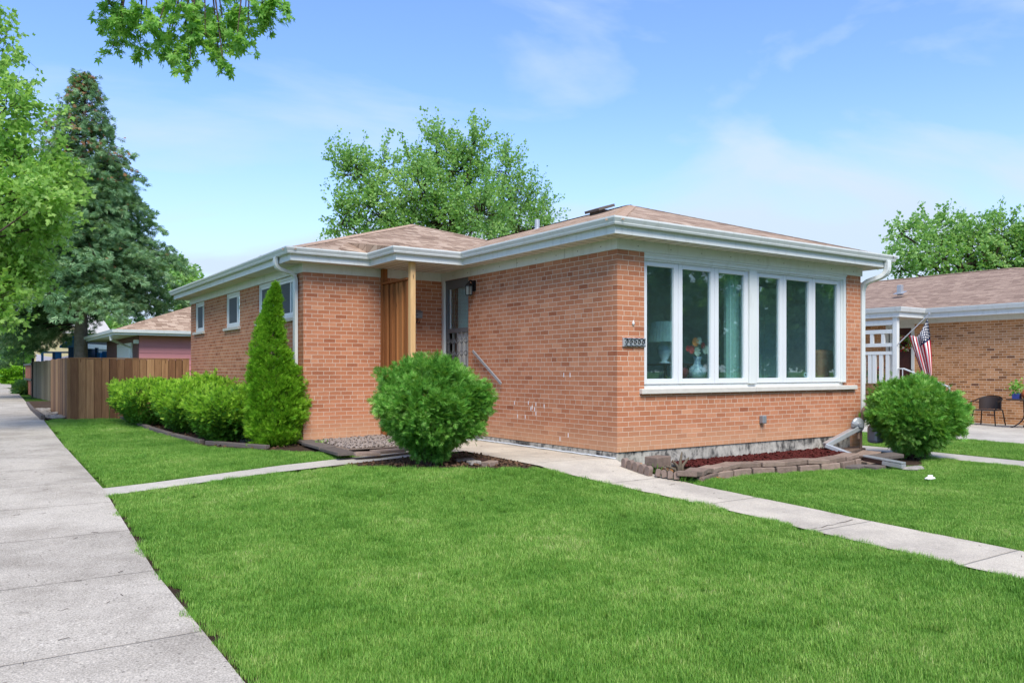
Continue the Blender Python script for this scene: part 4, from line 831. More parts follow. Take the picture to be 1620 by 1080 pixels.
tag(mb.build('path_crack', plain('crack_dark', '6e665d', .95), None), kind='structure')
# scalloped edging pieces
def scallop():
    mb = MB(); n = 9; r = .05; pts = [(-.05, -.06)]+[(-r*math.cos(math.pi*k/n), .05+r*math.sin(math.pi*k/n)) for k in range(n+1)]+[(.05, -.06)]; m = len(pts)
    mb.add([(x, -.03, z) for x, z in pts]+[(x, .03, z) for x, z in pts], [tuple(range(m)), tuple(range(m, 2*m))[::-1]]+[(i, (i+1) % m, m+(i+1) % m, m+i) for i in range(m)]); return mb
pa, pb = np.array([.05, -.22]), np.array([.13, -1.06])
names = ['scalloped brown edging stone touching the house corner', 'second scalloped edging stone from the house corner', 'middle scalloped edging stone of the five beside the walk', 'fourth scalloped edging stone from the house corner', 'scalloped edging stone farthest from the house corner, beside weeds']
sc0 = scallop().build('edging_stone', SCAL, None, bevel=.004); e1, e2 = gp(989, 739, .0), gp(1026, 752, .0)
for k in range(5):
    o = sc0 if k == 0 else sc0.copy()
    if k: COL.objects.link(o)
    p = e1+(e2-e1)*k/4; p[2] = float(G(p[0], p[1]))+.045; o.location = p; o.rotation_euler.z = math.atan2(e2[1]-e1[1], e2[0]-e1[0])+random.uniform(-.1, .1); o.scale = (.85, 1.1, .75); o.rotation_euler.y = .05*k
    tag(o, names[k], 'edging stone', 'brown scalloped edging stones by the walk')
names = ['leftmost tilted edging stone among the weeds by the mulch bed', 'second tilted edging stone right of the weeds', 'third tilted edging stone by the dead stump', 'tilted edging stone nearest the long flat block', 'last tilted edging stone at the lawn corner']
e1, e2 = gp(1041, 752, .02), gp(1070, 757, .02)
for k in range(4):
    o = sc0.copy(); COL.objects.link(o); p = e1+(e2-e1)*k/3; p[2] = float(G(p[0], p[1]))+.045; o.location = p; o.rotation_euler = (random.uniform(-.5, .2), random.uniform(-.2, .3), math.atan2(e2[1]-e1[1], e2[0]-e1[0])+.5); o.scale = (.65, 1.1, .6); tag(o, names[k], 'edging stone', 'tilted edging stones in front of the stump')
# square block
q = gp(1046, 733, .1); mb = MB(); mb.obox((0, 0, 0), (1, .2, 0), (0, 1, 0), .15, .10, .065)
o = mb.build('paving_block', PAVER, None, bevel=.01); o.location = q+np.array([.02, .08, .02]); tag(o, 'square reddish block resting on the bed by the foundation', 'block')
# stump
q = gp(1076, 748, .05); mb = MB()
for dx_, h_, tx in ((0, .34, .06), (.05, .24, .16), (-.05, .22, -.1), (-.12, .14, -.16), (.02, .2, .0)): mb.tube([(dx_*.5, 0, -.1), (dx_, 0, h_*.5), (dx_+tx*.6, .01, h_*.8), (dx_+tx, .02, h_)], [.03, .025, .018, .008], 7)
mb.tube([(-.25, 0, 0), (-.3, .02, .1), (-.36, .02, .14)], [.02, .015, .006], 6); mb.tube([(-.25, 0, 0), (-.2, .02, .1), (-.17, .02, .16)], [.02, .015, .006], 6)
o = mb.build('dead_stump', DRYW, None, smooth=True); o.scale = (.8, .8, .75); o.location = q; tag(o, 'dead grey shrub stump with short cut branches beside the mulch', 'stump')
q = gp(1092, 738, .05); mb = MB(); mb.lathe((0, 0, 0), [(.08, -.1), (.10, .03), (.11, .03), (.11, .045), (.085, .045), (.08, .0)], 16); o = mb.build('plant_pot', plain('blue_black_plastic', '2a3442', .4, .4), None); o.location = q+np.array([0, .1, .0]); tag(o, 'dark blue plastic pot behind the flat retaining block', 'pot')
# weeds
def weed(px, py, n, s, label):
    q = gp(px, py); ps = np.repeat(q[None], n, 0)+rng.normal(size=(n, 3))*np.array([.05, .05, .0]); V, F = scatter([(-.06, 0, 0), (.06, 0, 0), (.03, 1, .25), (-.03, 1, .25)], [(0, 1, 2, 3)], ps, rng.normal(size=(n, 3))*np.array([.6, .6, 0])+np.array([0, 0, 1]), rng.uniform(.4, 1, n)*s, .3)
    tag(fast('weed_clump', V, F, GRASS), label, 'weed')
weed(1035, 745, 40, .12, 'small weed tuft between the scalloped and tilted edging stones'); weed(1080, 760, 48, .12, 'weed tuft at the corner of the front walk and the retaining wall'); weed(508, 706, 40, .14, 'weed tuft growing in front of the slate edging slabs'); weed(450, 700, 50, .22, 'leafy weed at the foot of the conical arborvitae')
# retaining wall: two courses of blocks following an arc (one thing, blocks as parts)
rw = thing('retaining_wall', 'low curved two course wall of pinkish concrete blocks around the mulch bed', 'retaining wall', (2.5, -.8, -.33))
topc = [gp(1094, 747, .13), gp(1126, 738, .14), gp(1172, 732, .145), gp(1225, 730, .145), gp(1275, 727, .15), gp(1320, 724, .16), gp(1352, 717, .18)]
def along(P_, s):
    P_ = np.array(P_); d = np.r_[0, np.cumsum(np.linalg.norm(np.diff(P_, axis=0), axis=1))]; return np.array([np.interp(s, d, P_[:, i]) for i in range(3)]), d[-1]
_, LT = along(topc, 0); nb_ = 11
for k in range(nb_):
    a_, _ = along(topc, LT*k/nb_); b_, _ = along(topc, LT*(k+1)/nb_); t_ = b_-a_; L_ = np.linalg.norm(t_); c_ = (a_+b_)/2; nrm = np.cross(t_/L_, (0, 0, 1)); rot = random.uniform(-.03, .03)
    mb = MB(); mb.obox(c_-nrm*.05+nrm*random.uniform(-.02, .02)+np.array([0, 0, -.03+random.uniform(-.008, .006)]), t_+np.array([0, 0, rot]), nrm, L_/2-.004, .12, .032); mb.build('cap_block', PAVER, rw, bevel=.01)
for k in range(1, nb_+1):
    a_, _ = along(topc, LT*(k-.45)/nb_); b_, _ = along(topc, LT*(k+.5)/nb_); t_ = b_-a_; L_ = np.linalg.norm(t_); c_ = (a_+b_)/2; nrm = np.cross(t_/L_, (0, 0, 1)); sh_ = random.uniform(0, .02)
    mb = MB(); mb.obox(c_+nrm*(.035-sh_)+np.array([0, 0, -.125]), t_, nrm, L_/2-.012, .08, .06); mb.build('wall_block', PAVER, rw, bevel=.014)
names = ['flat stone slab leaning at the right end of the retaining wall', 'long brown slab behind the right end of the retaining wall', 'flat stone slab beside the right round shrub']
for k, (px, py, w_, d_, a_, m_) in enumerate([(1372, 719, .28, .14, .3, PAVER), (1398, 722, .30, .12, -.2, PAVERD), (1345, 712, .26, .12, .0, PAVER)]):
    q = gp(px, py, .1); mb = MB(); mb.obox((0, 0, 0), (math.cos(a_), math.sin(a_), .05), (0, 1, .05), w_, d_, .03); o = mb.build('stone_slab', m_, None, bevel=.01); o.location = q; tag(o, names[k], 'stone slab', 'stone slabs at the right corner')
names = ['flat paver set in grass before the retaining wall, left of the pair', 'flat paver set in grass touching the loose downspout', 'small pinkish flat paver behind the other two']
for k, (px, py, w_) in enumerate([(1352, 738, .2), (1385, 738, .22), (1372, 731, .16)]):
    q = gp(px, py, .02); mb = MB(); mb.obox((0, 0, 0), (1, .25-.2*k, 0), (0, 1, 0), w_, .13, .025); o = mb.build('flat_paver', PAVERD if k < 2 else PAVER, None, bevel=.008); o.location = q; tag(o, names[k], 'paver', 'flat pavers by the loose downspout')
# slate edging slabs of the gravel bed
sl = [(478, 692, 500, 697), (500, 698, 528, 707), (528, 706, 560, 718), (563, 719, 600, 716), (600, 716, 640, 711), (640, 711, 690, 706)]
names = ['slate edging slab against the left brick corner', 'second slate slab from the brick corner', 'slate slab at the bend by the crossing path', 'slate slab just right of the bend', 'slate slab half hidden by the round shrub', 'slate slab behind the round shrub']
for k, (x0, y0, x1, y1) in enumerate(sl):
    a_, b_ = gp(x0, y0, .07), gp(x1, y1, .07); t_ = b_-a_; t_[2] = 0; L_ = np.linalg.norm(t_); c_ = (a_+b_)/2; nrm = np.cross(t_/L_, (0, 0, 1)); nrm = nrm if nrm[1] > 0 else -nrm
    mb = MB(); mb.obox((0, 0, 0), t_/L_+np.array([0, 0, random.uniform(-.03, .03)]), nrm, L_/2+.01, .13, .022); o = mb.build('edging_slab', PAVERD if k < 3 else PAVER, None, bevel=.006); c_[2] = float(G(c_[0], c_[1]))+.05+.004*k; o.location = c_+nrm*.1; tag(o, names[k], 'edging slab', 'slate slabs edging the gravel bed')
names = ['flat broken stone right of the round shrub base', 'second broken stone nearer the front walk', 'dark brick chunk at the front walk edge', 'pink stone chunk by the front walk edge']
for k, (px, py, w_, h_, m_) in enumerate([(735, 727, .18, .02, PAVERD), (752, 731, .14, .03, ROCK), (762, 730, .07, .05, BROWN), (775, 733, .13, .04, PAVER)]):
    q = gp(px, py, .02); mb = MB(); mb.obox((0, 0, 0), (1, -.3+.2*k, .04), (0, 1, 0), w_*.7, .07, h_*.8); o = mb.build('broken_stone', m_, None, bevel=.01); o.location = q; tag(o, names[k], 'stone', 'broken stones in the shrub bed')
# rock edging of the hedge bed: timbers and stones
HB = [(-4.15, 12.6), (-4.15, 11.2), (-4.1, 8.2), (-3.96, 6.4), (-3.8, 5.5), (-3.45, 4.75), (-3.2, 4.35)]
names = ['timber edging piece of the hedge bed nearest the fence', 'timber edging piece second from the fence', 'timber edging piece in the middle of the hedge bed', 'timber edging piece beside the near hedge', 'timber edging piece nearest the conical arborvitae']
ba = np.array([(x, y, float(G(x, y))) for x, y in HB]); _, LB = along(ba, 0)
for k in range(5):
    a_, _ = along(ba, LB*(k*.2+.01)); b_, _ = along(ba, LB*(k*.2+.185)); t_ = b_-a_; L_ = np.linalg.norm(t_); mb = MB(); mb.obox((0, 0, 0), t_/L_, np.cross(t_/L_, (0, 0, 1)), L_/2, .05, .035); o = mb.build('edging_timber', PAVERD, None, bevel=.012); o.location = (a_+b_)/2+np.array([0, 0, .03]); tag(o, names[k], 'edging', 'edging timbers along the hedge bed')
q = gp(400, 695, .03); mb = MB(); mb.obox((0, 0, 0), (1, .35, .05), (0, 1, 0), .22, .06, .03); o = mb.build('timber_offcut', plain('grey_timber', '8c8a88', .8, .1), None, bevel=.006); o.location = q; tag(o, 'pale grey timber offcut between the near hedge and the conical arborvitae', 'timber')
# rocks beside the fence
rk = np.concatenate([inpoly([(-5.7, 13.0), (-5.66, 17.2), (-5.3, 17.2), (-5.28, 13.0)], 34)])
for k, p in enumerate(rk):
    s_ = random.uniform(.06, .16); o = stonemb((0, 0, 0), (s_, s_*.8, s_*.4), k+20).build('rubble_stone', ROCK, None, bevel=.008); o.location = (p[0], p[1], float(G(*p))+.03); o.rotation_euler.z = random.random()*6
    tag(o, 'grey rubble stone in the bed between the sidewalk and the fence side', 'stone', 'rubble stones beside the fence')
mb = MB(); mb.sweep([(-5.72, 12.85), (-5.66, 17.5), (-5.52, 22)], [(-.04, -.05), (.04, -.05), (.04, .09), (-.04, .09)]); tag(mb.build('kerb_timber', PAVERD, None, bevel=.01), 'long weathered timber edging the sidewalk beside the fence', 'edging')

# ================================================================ FENCES AND GATE
def boardwall(name, a, b, z0, z1, mat, w=.14, th=.02, parent=None, gap=.006):
    a = np.array(a, float); b = np.array(b, float); L_ = np.linalg.norm(b-a); t = (b-a)/L_; n = int(L_/w); nr = np.array([t[1], -t[0]]); mb = MB(); w = L_/n
    for i in range(n):
        ww = w*random.uniform(.92, 1.0); c = a+t*(i+.5)*w; dz = random.uniform(-.012, .012); q = random.uniform(0, .006)
        mb.obox((c[0]+nr[0]*q, c[1]+nr[1]*q, (z0+z1)/2+dz), (t[0], t[1], 0), (nr[0], nr[1], 0), ww/2-gap/2, th/2, (z1-z0)/2)
    return mb.build(name, mat, parent, bevel=.002)
FC = np.array([-5.19, 12.78])
zt1 = float(onY(105, 567, FC[1])[2])
wf = thing('wooden_fence', 'brown stained cedar board fence running from the house corner to the sidewalk and back', 'fence', (FC[0], FC[1], 0))
boardwall('front_panel', FC, (X2-.02, 12.78), -.06, zt1, CEDAR, .16, parent=wf)
boardwall('side_panel', (-5.24, 17.0), (FC[0]-.03, FC[1]+.04), -.05, zt1+.02, CEDAR, .15, parent=wf)
boardwall('back_panel', FC+np.array([0, .055]), (X2-.02, 12.835), -.06, zt1-.02, CEDAR, .13, parent=wf)
mb = MB(); mb.box(FC[0], X2-.02, 12.87, 12.9, .25, .33); mb.box(FC[0], X2-.02, 12.87, 12.9, zt1-.3, zt1-.22); mb.build('rail', CEDAR, wf)
mb = MB(); mb.box(FC[0]-.06, FC[0]+.03, 12.80, 12.88, -.1, zt1+.0); mb.build('corner_post', CEDAR, wf)
mb = MB(); mb.box(FC[0]-.01, X2-.02, 12.76, 12.81, zt1, zt1+.025); mb.build('cap', CEDAR, wf)
g1 = atD(80, 575, 29.0); g2 = atD(52, 575, 33.0)
zt2 = float(atD(60, 571, 31)[2])
of = thing('weathered_fence', 'older grey brown board fence set back between the cedar fence and the black gate post', 'fence', (g1[0], g1[1], 0))
boardwall('panel', g1[:2], g2[:2], -.02, zt2, OLDW, .2, parent=of)
gt = thing('garden_gate', 'black framed wooden garden gate with hinges beside the weathered fence', 'gate', (g2[0], g2[1], 0))
g3 = atD(40, 575, 38); mb = MB(); mb.box(g2[0]-.05, g2[0]+.05, g2[1]-.05, g2[1]+.05, -.02, zt2+.14); mb.build('gate_post', BLACKM, gt)
boardwall('gate_board', g2[:2]+np.array([-.02, .1]), g3[:2], .05, zt2-.08, wood('reddish_boards', [(.2, '6b4030'), (.6, '99614a'), (1, 'b57c60')]), .15, parent=gt)
mb = MB()
for z in (zt2-.1, zt2-.75): mb.obox(((g2[0]+g3[0])/2-.05, (g2[1]+g3[1])/2, z), (g3[0]-g2[0], g3[1]-g2[1], 0), (0, 0, 1), np.linalg.norm(g3[:2]-g2[:2])/2, .04, .02)
mb.build('gate_frame', BLACKM, gt)
mb = MB(); p = atD(37.5, 600, 39); mb.tube([(p[0], p[1], 0), (p[0], p[1], 2.3)], .02, 8); mb.tube([(p[0]-.0, p[1], 0), (p[0], p[1], .3)], .05, 8); tag(mb.build('thin_pole', BLACKM, None, loc=(p[0], p[1], 0)), 'thin dark metal pole standing at the end of the gate', 'pole')

# ================================================================ GARAGE
GY = 20.0; gx0 = float(onY(186, 550, GY)[0]); gx1 = float(onY(220, 550, GY)[0]); gzE = float(onY(183, 530, GY)[2])
ga = thing('pink_garage', 'pink sided garage with white trim and tan hip roof behind the cedar fence', 'garage', (gx1, GY, 0))
yN = GY; gR = gx1+6
mb = MB()
for k in range(22):
    z0 = -.05+k*.19
    if z0 > gzE+.1: break
    mb.add([(gx1, yN-.015, z0), (gR, yN-.015, z0), (gR, yN, min(z0+.19, gzE+.1)), (gx1, yN, min(z0+.19, gzE+.1))], [(0, 1, 2, 3)]); mb.quad((gx1, yN-.015, z0), (gR, yN-.015, z0), (gR, yN, z0), (gx1, yN, z0))
mb.box(gx1+.01, gR, yN+.01, yN+7, -.05, gzE+.1); mb.build('wall', PINK, ga)
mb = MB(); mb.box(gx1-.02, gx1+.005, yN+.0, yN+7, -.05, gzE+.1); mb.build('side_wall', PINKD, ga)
dY = [float(onX(x, 560, gx1)[1]) for x in (211, 188)]
mb = MB(); dz1 = float(onX(200, 548, gx1)[2])
for k in range(4): mb.box(gx1-.05, gx1-.02, dY[0]+.08, dY[1]-.08, .0+k*dz1/4+.01, (k+1)*dz1/4-.005)
mb.build('garage_door', VINYL, ga, bevel=.006)
mb = MB(); mb.box(gx1-.06, gx1-.02, dY[0]-.02, dY[0]+.08, -.05, dz1+.08); mb.box(gx1-.06, gx1-.02, dY[1]-.08, dY[1]+.02, -.05, dz1+.08); mb.box(gx1-.062, gx1-.02, dY[0], dY[1], dz1, dz1+.1); mb.build('door_frame', WHITE, ga, bevel=.003)
ge = .75
ep = [(gx1-ge, yN-.45), (gR+.4, yN-.45), (gR+.4, yN+7.5), (gx1-ge, yN+7.5)]
mb = MB(); mb.sweep(ep, [(-.03, gzE), (.02, gzE), (.02, gzE+.16), (-.03, gzE+.16)], True); mb.build('fascia', WHITE, ga, bevel=.004)
mb = MB(); mb.quad(*[(x, y, gzE+.01) for x, y in ep]); mb.build('soffit', SOFFIT, ga)
mb = MB(); mb.sweep(ep, [(.02, gzE+.06), (.09, gzE+.07), (.11, gzE+.165), (.02, gzE+.16)], True); mb.tube([(gx1-ge-.02, yN+.5, gzE+.05), (gx1-ge, yN+.5, gzE-.12), (gx1-.06, yN+1.3, gzE-.35), (gx1-.06, yN+1.3, 0)], .045, 6); mb.build('gutter', WHITE, ga)
ax_, ay_ = (ep[0][0]+ep[1][0])/2, (ep[0][1]+ep[2][1])/2; hz = gzE+.16+(ax_-ep[0][0])*.36
mb = MB(); A, B, C_, D_ = [(x, y, gzE+.165) for x, y in ep]; k_ = ax_-ep[0][0]; r1_, r2_ = (ax_, ep[0][1]+k_, hz), (ax_, ep[2][1]-k_, hz)
mb.quad(A, B, r1_); mb.quad(B, C_, r2_, r1_); mb.quad(C_, D_, r2_); mb.quad(D_, A, r1_, r2_); mb.build('roof', SHING, ga)
p = onX(214, 541, gx1-.1); mb = MB(); mb.box(p[0]-.05, p[0]+.1, p[1]-.08, p[1]+.08, p[2]-.05, p[2]+.08); mb.build('flood_lamp', WHITE, ga, bevel=.02)

# ================================================================ BACK YARD THINGS (beyond the fence)
fd = 42.0
def B2(mb, x0, y0, x1, y1, f, th=.1, gr=False):       # vertical box facing the path, given in photo pixels at distance f
    a = atD(x0, y0, f); b = atD(x1, y0, f); z1 = a[2]; z0 = float(G(a[0], a[1])) if gr else atD(x0, y1, f)[2]
    t = b-a; t[2] = 0; L_ = np.linalg.norm(t); t /= L_; n_ = np.array([-t[1], t[0], 0]); c = (a+b)/2; mb.obox((c[0], c[1], (z0+z1)/2), t, n_, L_/2, th/2, abs(z1-z0)/2)
ps_ = thing('playset', 'blue and navy climbing playset standing beyond the cedar fence', 'playset', tuple(atD(110, 600, 34)))
mb = MB(); B2(mb, 66, 556, 118, 558.5, 34); B2(mb, 66, 557, 68, 600, 34, gr=True); mb.build('top_bar', BLUE, ps_)
mb = MB(); B2(mb, 84, 557, 88, 600, 34, .12, True); B2(mb, 110, 549, 118, 600, 34, .2, True); B2(mb, 137, 552, 148, 600, 35, .3, True); B2(mb, 151, 550, 155, 600, 35, .1, True); mb.build('tower_panel', TEAL, ps_)
mb = MB(); B2(mb, 88, 558, 97, 568, 33.8, .05); B2(mb, 156, 558, 163, 600, 35.2, .5, True); B2(mb, 166, 556, 175, 600, 35.4, .5, True); mb.build('side_panel', BLUE, ps_)
mb = MB(); a_, b_ = atD(94, 550, 34), atD(120, 531, 34); t_ = b_-a_; dd_ = np.array([sY, cY, 0])*1.4
mb.add([a_, b_, b_+dd_, a_+dd_, a_+[0, 0, .08], b_+[0, 0, .08], b_+dd_+[0, 0, .08], a_+dd_+[0, 0, .08]], [(0, 1, 2, 3), (4, 5, 6, 7), (0, 1, 5, 4), (1, 2, 6, 5), (2, 3, 7, 6), (3, 0, 4, 7)]); mb.build('roof', BLUE, ps_)
tp = MB(); n = 24; vs = []
for i in range(n+1):
    q = atD(57+60*i/n, 560+4*math.sin(i/n*3.1)*1.2-2*(i > 20), 36); vs += [q, np.array([q[0]+.15*math.sin(i*1.3), q[1]+.1, float(G(q[0], q[1]))])]
tp.add(vs, [(2*i, 2*i+1, 2*i+3, 2*i+2) for i in range(n)]); tag(tp.build('tarp', TARP, None, solid=.02, loc=tuple(vs[0])), 'pale grey tarp draped behind the playset', 'tarp')
gh = thing('cream_house', 'cream walled house with dark roof glimpsed behind the spruce trunk', 'house', tuple(atD(130, 600, 50)))
mb = MB(); B2(mb, 107, 523, 170, 600, 50, 7, True); mb.build('wall', CREAM, gh)
mb = MB(); a_, b_ = atD(98, 527, 46), atD(178, 527, 46); m1_, m2_ = atD(120, 500, 50), atD(160, 500, 50); c1_, c2_ = atD(98, 527, 55), atD(178, 527, 55); mb.quad(a_, b_, m2_, m1_); mb.quad(c1_, c2_, m2_, m1_); mb.quad(a_, m1_, c1_); mb.quad(b_, m2_, c2_); mb.build('roof', plain('grey_roof', 'b5b2ac', .9), gh)
sh_ = thing('storage_shed', 'small shed with dark roof edge and white fascia right of the spruce trunk', 'shed', tuple(atD(148, 600, 38)))
mb = MB(); B2(mb, 136, 545, 157, 552, 38, 2.6); mb.build('fascia', WHITE, sh_)
mb = MB(); B2(mb, 137, 537, 156, 544.8, 38, 2.4); mb.build('roof', plain('dark_roof', '3b3f45'), sh_)
mb = MB(); B2(mb, 138, 552.2, 155, 600, 38, 2.0, True); mb.build('wall', plain('pale_shed', '9fa6ac'), sh_)
# far end of the street
hz_ = [('white_house', 'small pale house at the far end of the sidewalk', 6, 592, 30, 602, 95, 'c9c6bf', 5)]
h = thing('pale_house', 'small pale house far off at the end of the sidewalk', 'house', tuple(atD(18, 592, 110)))
mb = MB(); B2(mb, -5, 577, 30, 590, 110, 6, True); mb.build('wall', plain('far_wall', 'b9b2a6'), h)
mb = MB(); a_, b_ = atD(-9, 577.5, 106), atD(34, 577.5, 106); m1_, m2_ = atD(0, 566, 110), atD(25, 566, 110); c1_, c2_ = atD(-9, 577.5, 115), atD(34, 577.5, 115); mb.quad(a_, b_, m2_, m1_); mb.quad(c1_, c2_, m2_, m1_); mb.quad(a_, m1_, c1_); mb.quad(b_, m2_, c2_); mb.build('roof', plain('far_roof', '6f6a64'), h)
mb = MB(); 
vn = thing('parked_van', 'dark van parked far off at the end of the street', 'van', tuple(atD(25, 590, 90)))
p = atD(25, 586, 90); t_ = np.array([cY, -sY, 0])
def car(mb, p, L_, H_): mb.obox(p+np.array([0, 0, -.1]), t_, (sY, cY, 0), L_/2, .9, H_*.3); mb.obox(p+np.array([0, 0, H_*.42]), t_, (sY, cY, 0), L_*.42, .8, H_*.24)
car(mb, p, 3.4, 1.7); mb.build('body', plain('dark_car_paint', '24262a', .3, .5), vn, bevel=.15)
for s_ in (-1, 1): mb = MB(); q = p+t_*s_*1.05+np.array([0, 0, -.55])-np.array([sY, cY, 0])*.8; disc(mb, q, .3, [(.3, 0), (.32, .1), (.3, .22)], 16, ax=(sY, cY, 0)); mb.build('wheel', BLACKM, vn)

# ================================================================ NEIGHBOUR HOUSE
NX = 15.7
nh = thing('neighbour_house', 'low ochre brick house next door with mauve shingle roof and a small railed porch', 'house', (NX, 4, -.3))
nzb = -.33; nzt = float(onX(1540, 505, NX)[2]); NY0, NY1 = -3.5, 12.0
yP = float(onX(1459, 500, NX)[1])
ndy0, ndy1 = float(onX(1447, 500, NX)[1]), float(onX(1402, 500, NX)[1])
ndz = float(onX(1440, 513, NX)[2])
mb = MB(); facade(mb, 'X', NX, -1, NY0, NY1, nzb, nzt+.1, [(ndy0, ndy1, -.05, ndz)]); facade(mb, 'Y', NY0, -1, NX, NX+8.5, nzb, nzt+.1, []); facade(mb, 'Y', NY1, 1, NX, NX+8.5, nzb, nzt+.1, []); mb.build('wall', BRICKN, nh)
EX = NX-.45; ez = float(onX(1560, 482, EX)[2]); eb = float(onX(1560, 498, EX)[2])
py0 = float(onX(1459, 489, EX)[1]); PX = EX-1.25
bxc = float(onX(1423, 488, PX)[1])
ev = [(EX, NY0-.45), (NX+8.95, NY0-.45), (NX+8.95, NY1+.45), (PX, NY1+.45), (PX, bxc), (EX, bxc)]
mb = MB(); mb.sweep(ev, [(-.03, eb), (.0, eb), (.0, ez-.02), (-.03, ez-.02)], True); mb.build('fascia', WHITE, nh)
mb = MB(); mb.quad(*[(x, y, eb+.012) for x, y in ev]); mb.build('soffit', SOFFIT, nh)
mb = MB(); mb.sweep(ev, [(.002, ez-.13), (.07, ez-.125), (.105, ez-.02), (.105, ez), (.09, ez), (.05, ez-.1), (.002, ez-.1)], True); mb.build('gutter', WHITE, nh)
mb = MB(); mb.sweep([(NX, NY1), (NX, NY0)][::-1], [(0, nzt-.03), (.02, nzt-.03), (.02, eb+.01), (0, eb+.01)]); mb.box(NX-.02, NX, NY0, NY1, nzt-.05, eb+.012); mb.build('frieze_board', WHITE, nh)
rzx = NX+4.25; rp = onX(1605, 423.3, rzx); rz_ = float(rp[2]); ry = float(rp[1])
mb = MB(); e0 = (EX-.03, NY0-.5, ez+.01); e1_ = (EX-.03, NY1+.5, ez+.01); r0 = (rzx, ry, rz_); rb = (rzx, NY1-2, rz_); fr0 = (NX+9, NY0-.5, ez+.01); fr1 = (NX+9, NY1+.5, ez+.01)
mb.quad(e0, r0, rb, e1_); mb.quad(e0, fr0, r0); mb.quad(fr0, fr1, rb, r0); mb.quad(e1_, rb, fr1)
pr0 = (PX-.03, bxc-.03, ez+.012); sl_ = (rz_-ez)/(rzx-EX); kx = 1.6; mb.quad(pr0, (EX+kx, bxc+1.2, ez+sl_*kx+.02), (EX+kx, NY1+.4, ez+sl_*kx+.02), (PX-.03, NY1+.48, ez+.012)); mb.quad(pr0, (EX-.0, bxc-.03, ez+.012), (EX+kx, bxc+1.2, ez+sl_*kx+.02))
nr = mb.build('roof', SHINGN, nh)
mb = MB(); caps(mb, rb, r0, .15, .2); caps(mb, e0, r0, .15, .2); mb.build('ridge_cap', CAPM, nr)
q = onX(1424, 462, EX+1.6); mb = MB(); mb.box(q[0]-.07, q[0]+.07, q[1]-.07, q[1]+.07, q[2]-.1, q[2]+.22); mb.obox(q+np.array([0, 0, -.02]), (1, 0, sl_), (0, 1, 0), .15, .15, .01); mb.build('vent_pipe', ALU, nr, bevel=.01)
# door
mb = MB(); mb.box(NX-.03, NX+.05, ndy0, ndy0+.09, -.05, ndz); mb.box(NX-.03, NX+.05, ndy1-.09, ndy1, -.05, ndz); mb.box(NX-.03, NX+.05, ndy0+.09, ndy1-.09, ndz-.1, ndz); nm = float(onX(1421, 500, NX)[1]); mb.box(NX-.02, NX+.05, nm+.15, nm+.25, -.05, ndz-.1)
nd = mb.build('front_door', WHITE, nh, bevel=.004)
mb = MB(); mb.box(NX+.05, NX+.09, ndy0, ndy1, -.05, ndz-.02); mb.build('door_leaf', plain('brown_door', '4a2a24', .5, .3), nd)
mb = MB(); mb.tube([(NX-.02, ndy0+.05, .95), (NX-.07, ndy0+.05, .95), (NX-.07, ndy0+.05, 1.12)], .018, 6); mb.build('handle', BLACKM, nd)
mb = MB(); mb.box(PX+.1, NX, bxc+.1, NY1, nzb, -.05); mb.build('porch_floor', GRAYC, nh, bevel=.01)
# porch posts and railing
def XZ(x, y): q = onX(x, y, PX+.12); return float(q[1]), float(q[2])
def px_box(mb, x0, y0, x1, y1, th=.04):
    a_, za = XZ(x0, y0); b_, zb_ = XZ(x1, y1); mb.box(PX+.12-th, PX+.12+th, a_, b_, za, zb_)
mb = MB(); a_, _ = XZ(1413.8, 500); b_, _ = XZ(1421, 500); mb.box(PX+.06, PX+.18, b_, a_, -.1, eb+.01); mb.build('porch_post', WHITE, nh, bevel=.005)
rl = thing('porch_railing', 'white wooden porch railing panel with balusters at the neighbouring house', 'railing', (PX+.12, bxc+.5, 0))
for yy in ((510, 513.5), (524, 527), (544.5, 548), (557, 560.5)): mb = MB(); px_box(mb, 1340, yy[0], 1413.6, yy[1]); mb.build('rail', WHITE, rl)
for xx in (1345, 1362, 1377.3, 1395): mb = MB(); px_box(mb, xx, 527.2, xx+5, 544.3, .03); mb.build('spindle', WHITE, rl)
for xx in (1345, 1354, 1364, 1374, 1381, 1391.6, 1402): mb = MB(); px_box(mb, xx, 560.7, xx+5.5, 606, .03); mb.build('baluster', WHITE, rl)
mb = MB(); q0, q1 = onX(1421, 583, PX+.1), onX(1502, 612, PX-.9); mb.tube([(q0[0], q0[1], q0[2]-.3), tuple(q0), tuple(onX(1430, 583, PX+.0)), tuple(q1), (q1[0], q1[1], -.35)], .022, 7); mb.tube([tuple(onX(1428, 583, PX)), tuple(onX(1428, 600, PX))], .015, 6)
tag(mb.build('step_handrail', WHITE, None, loc=tuple(q0)), 'white pipe handrail descending from the neighbouring porch behind the shrub', 'handrail')
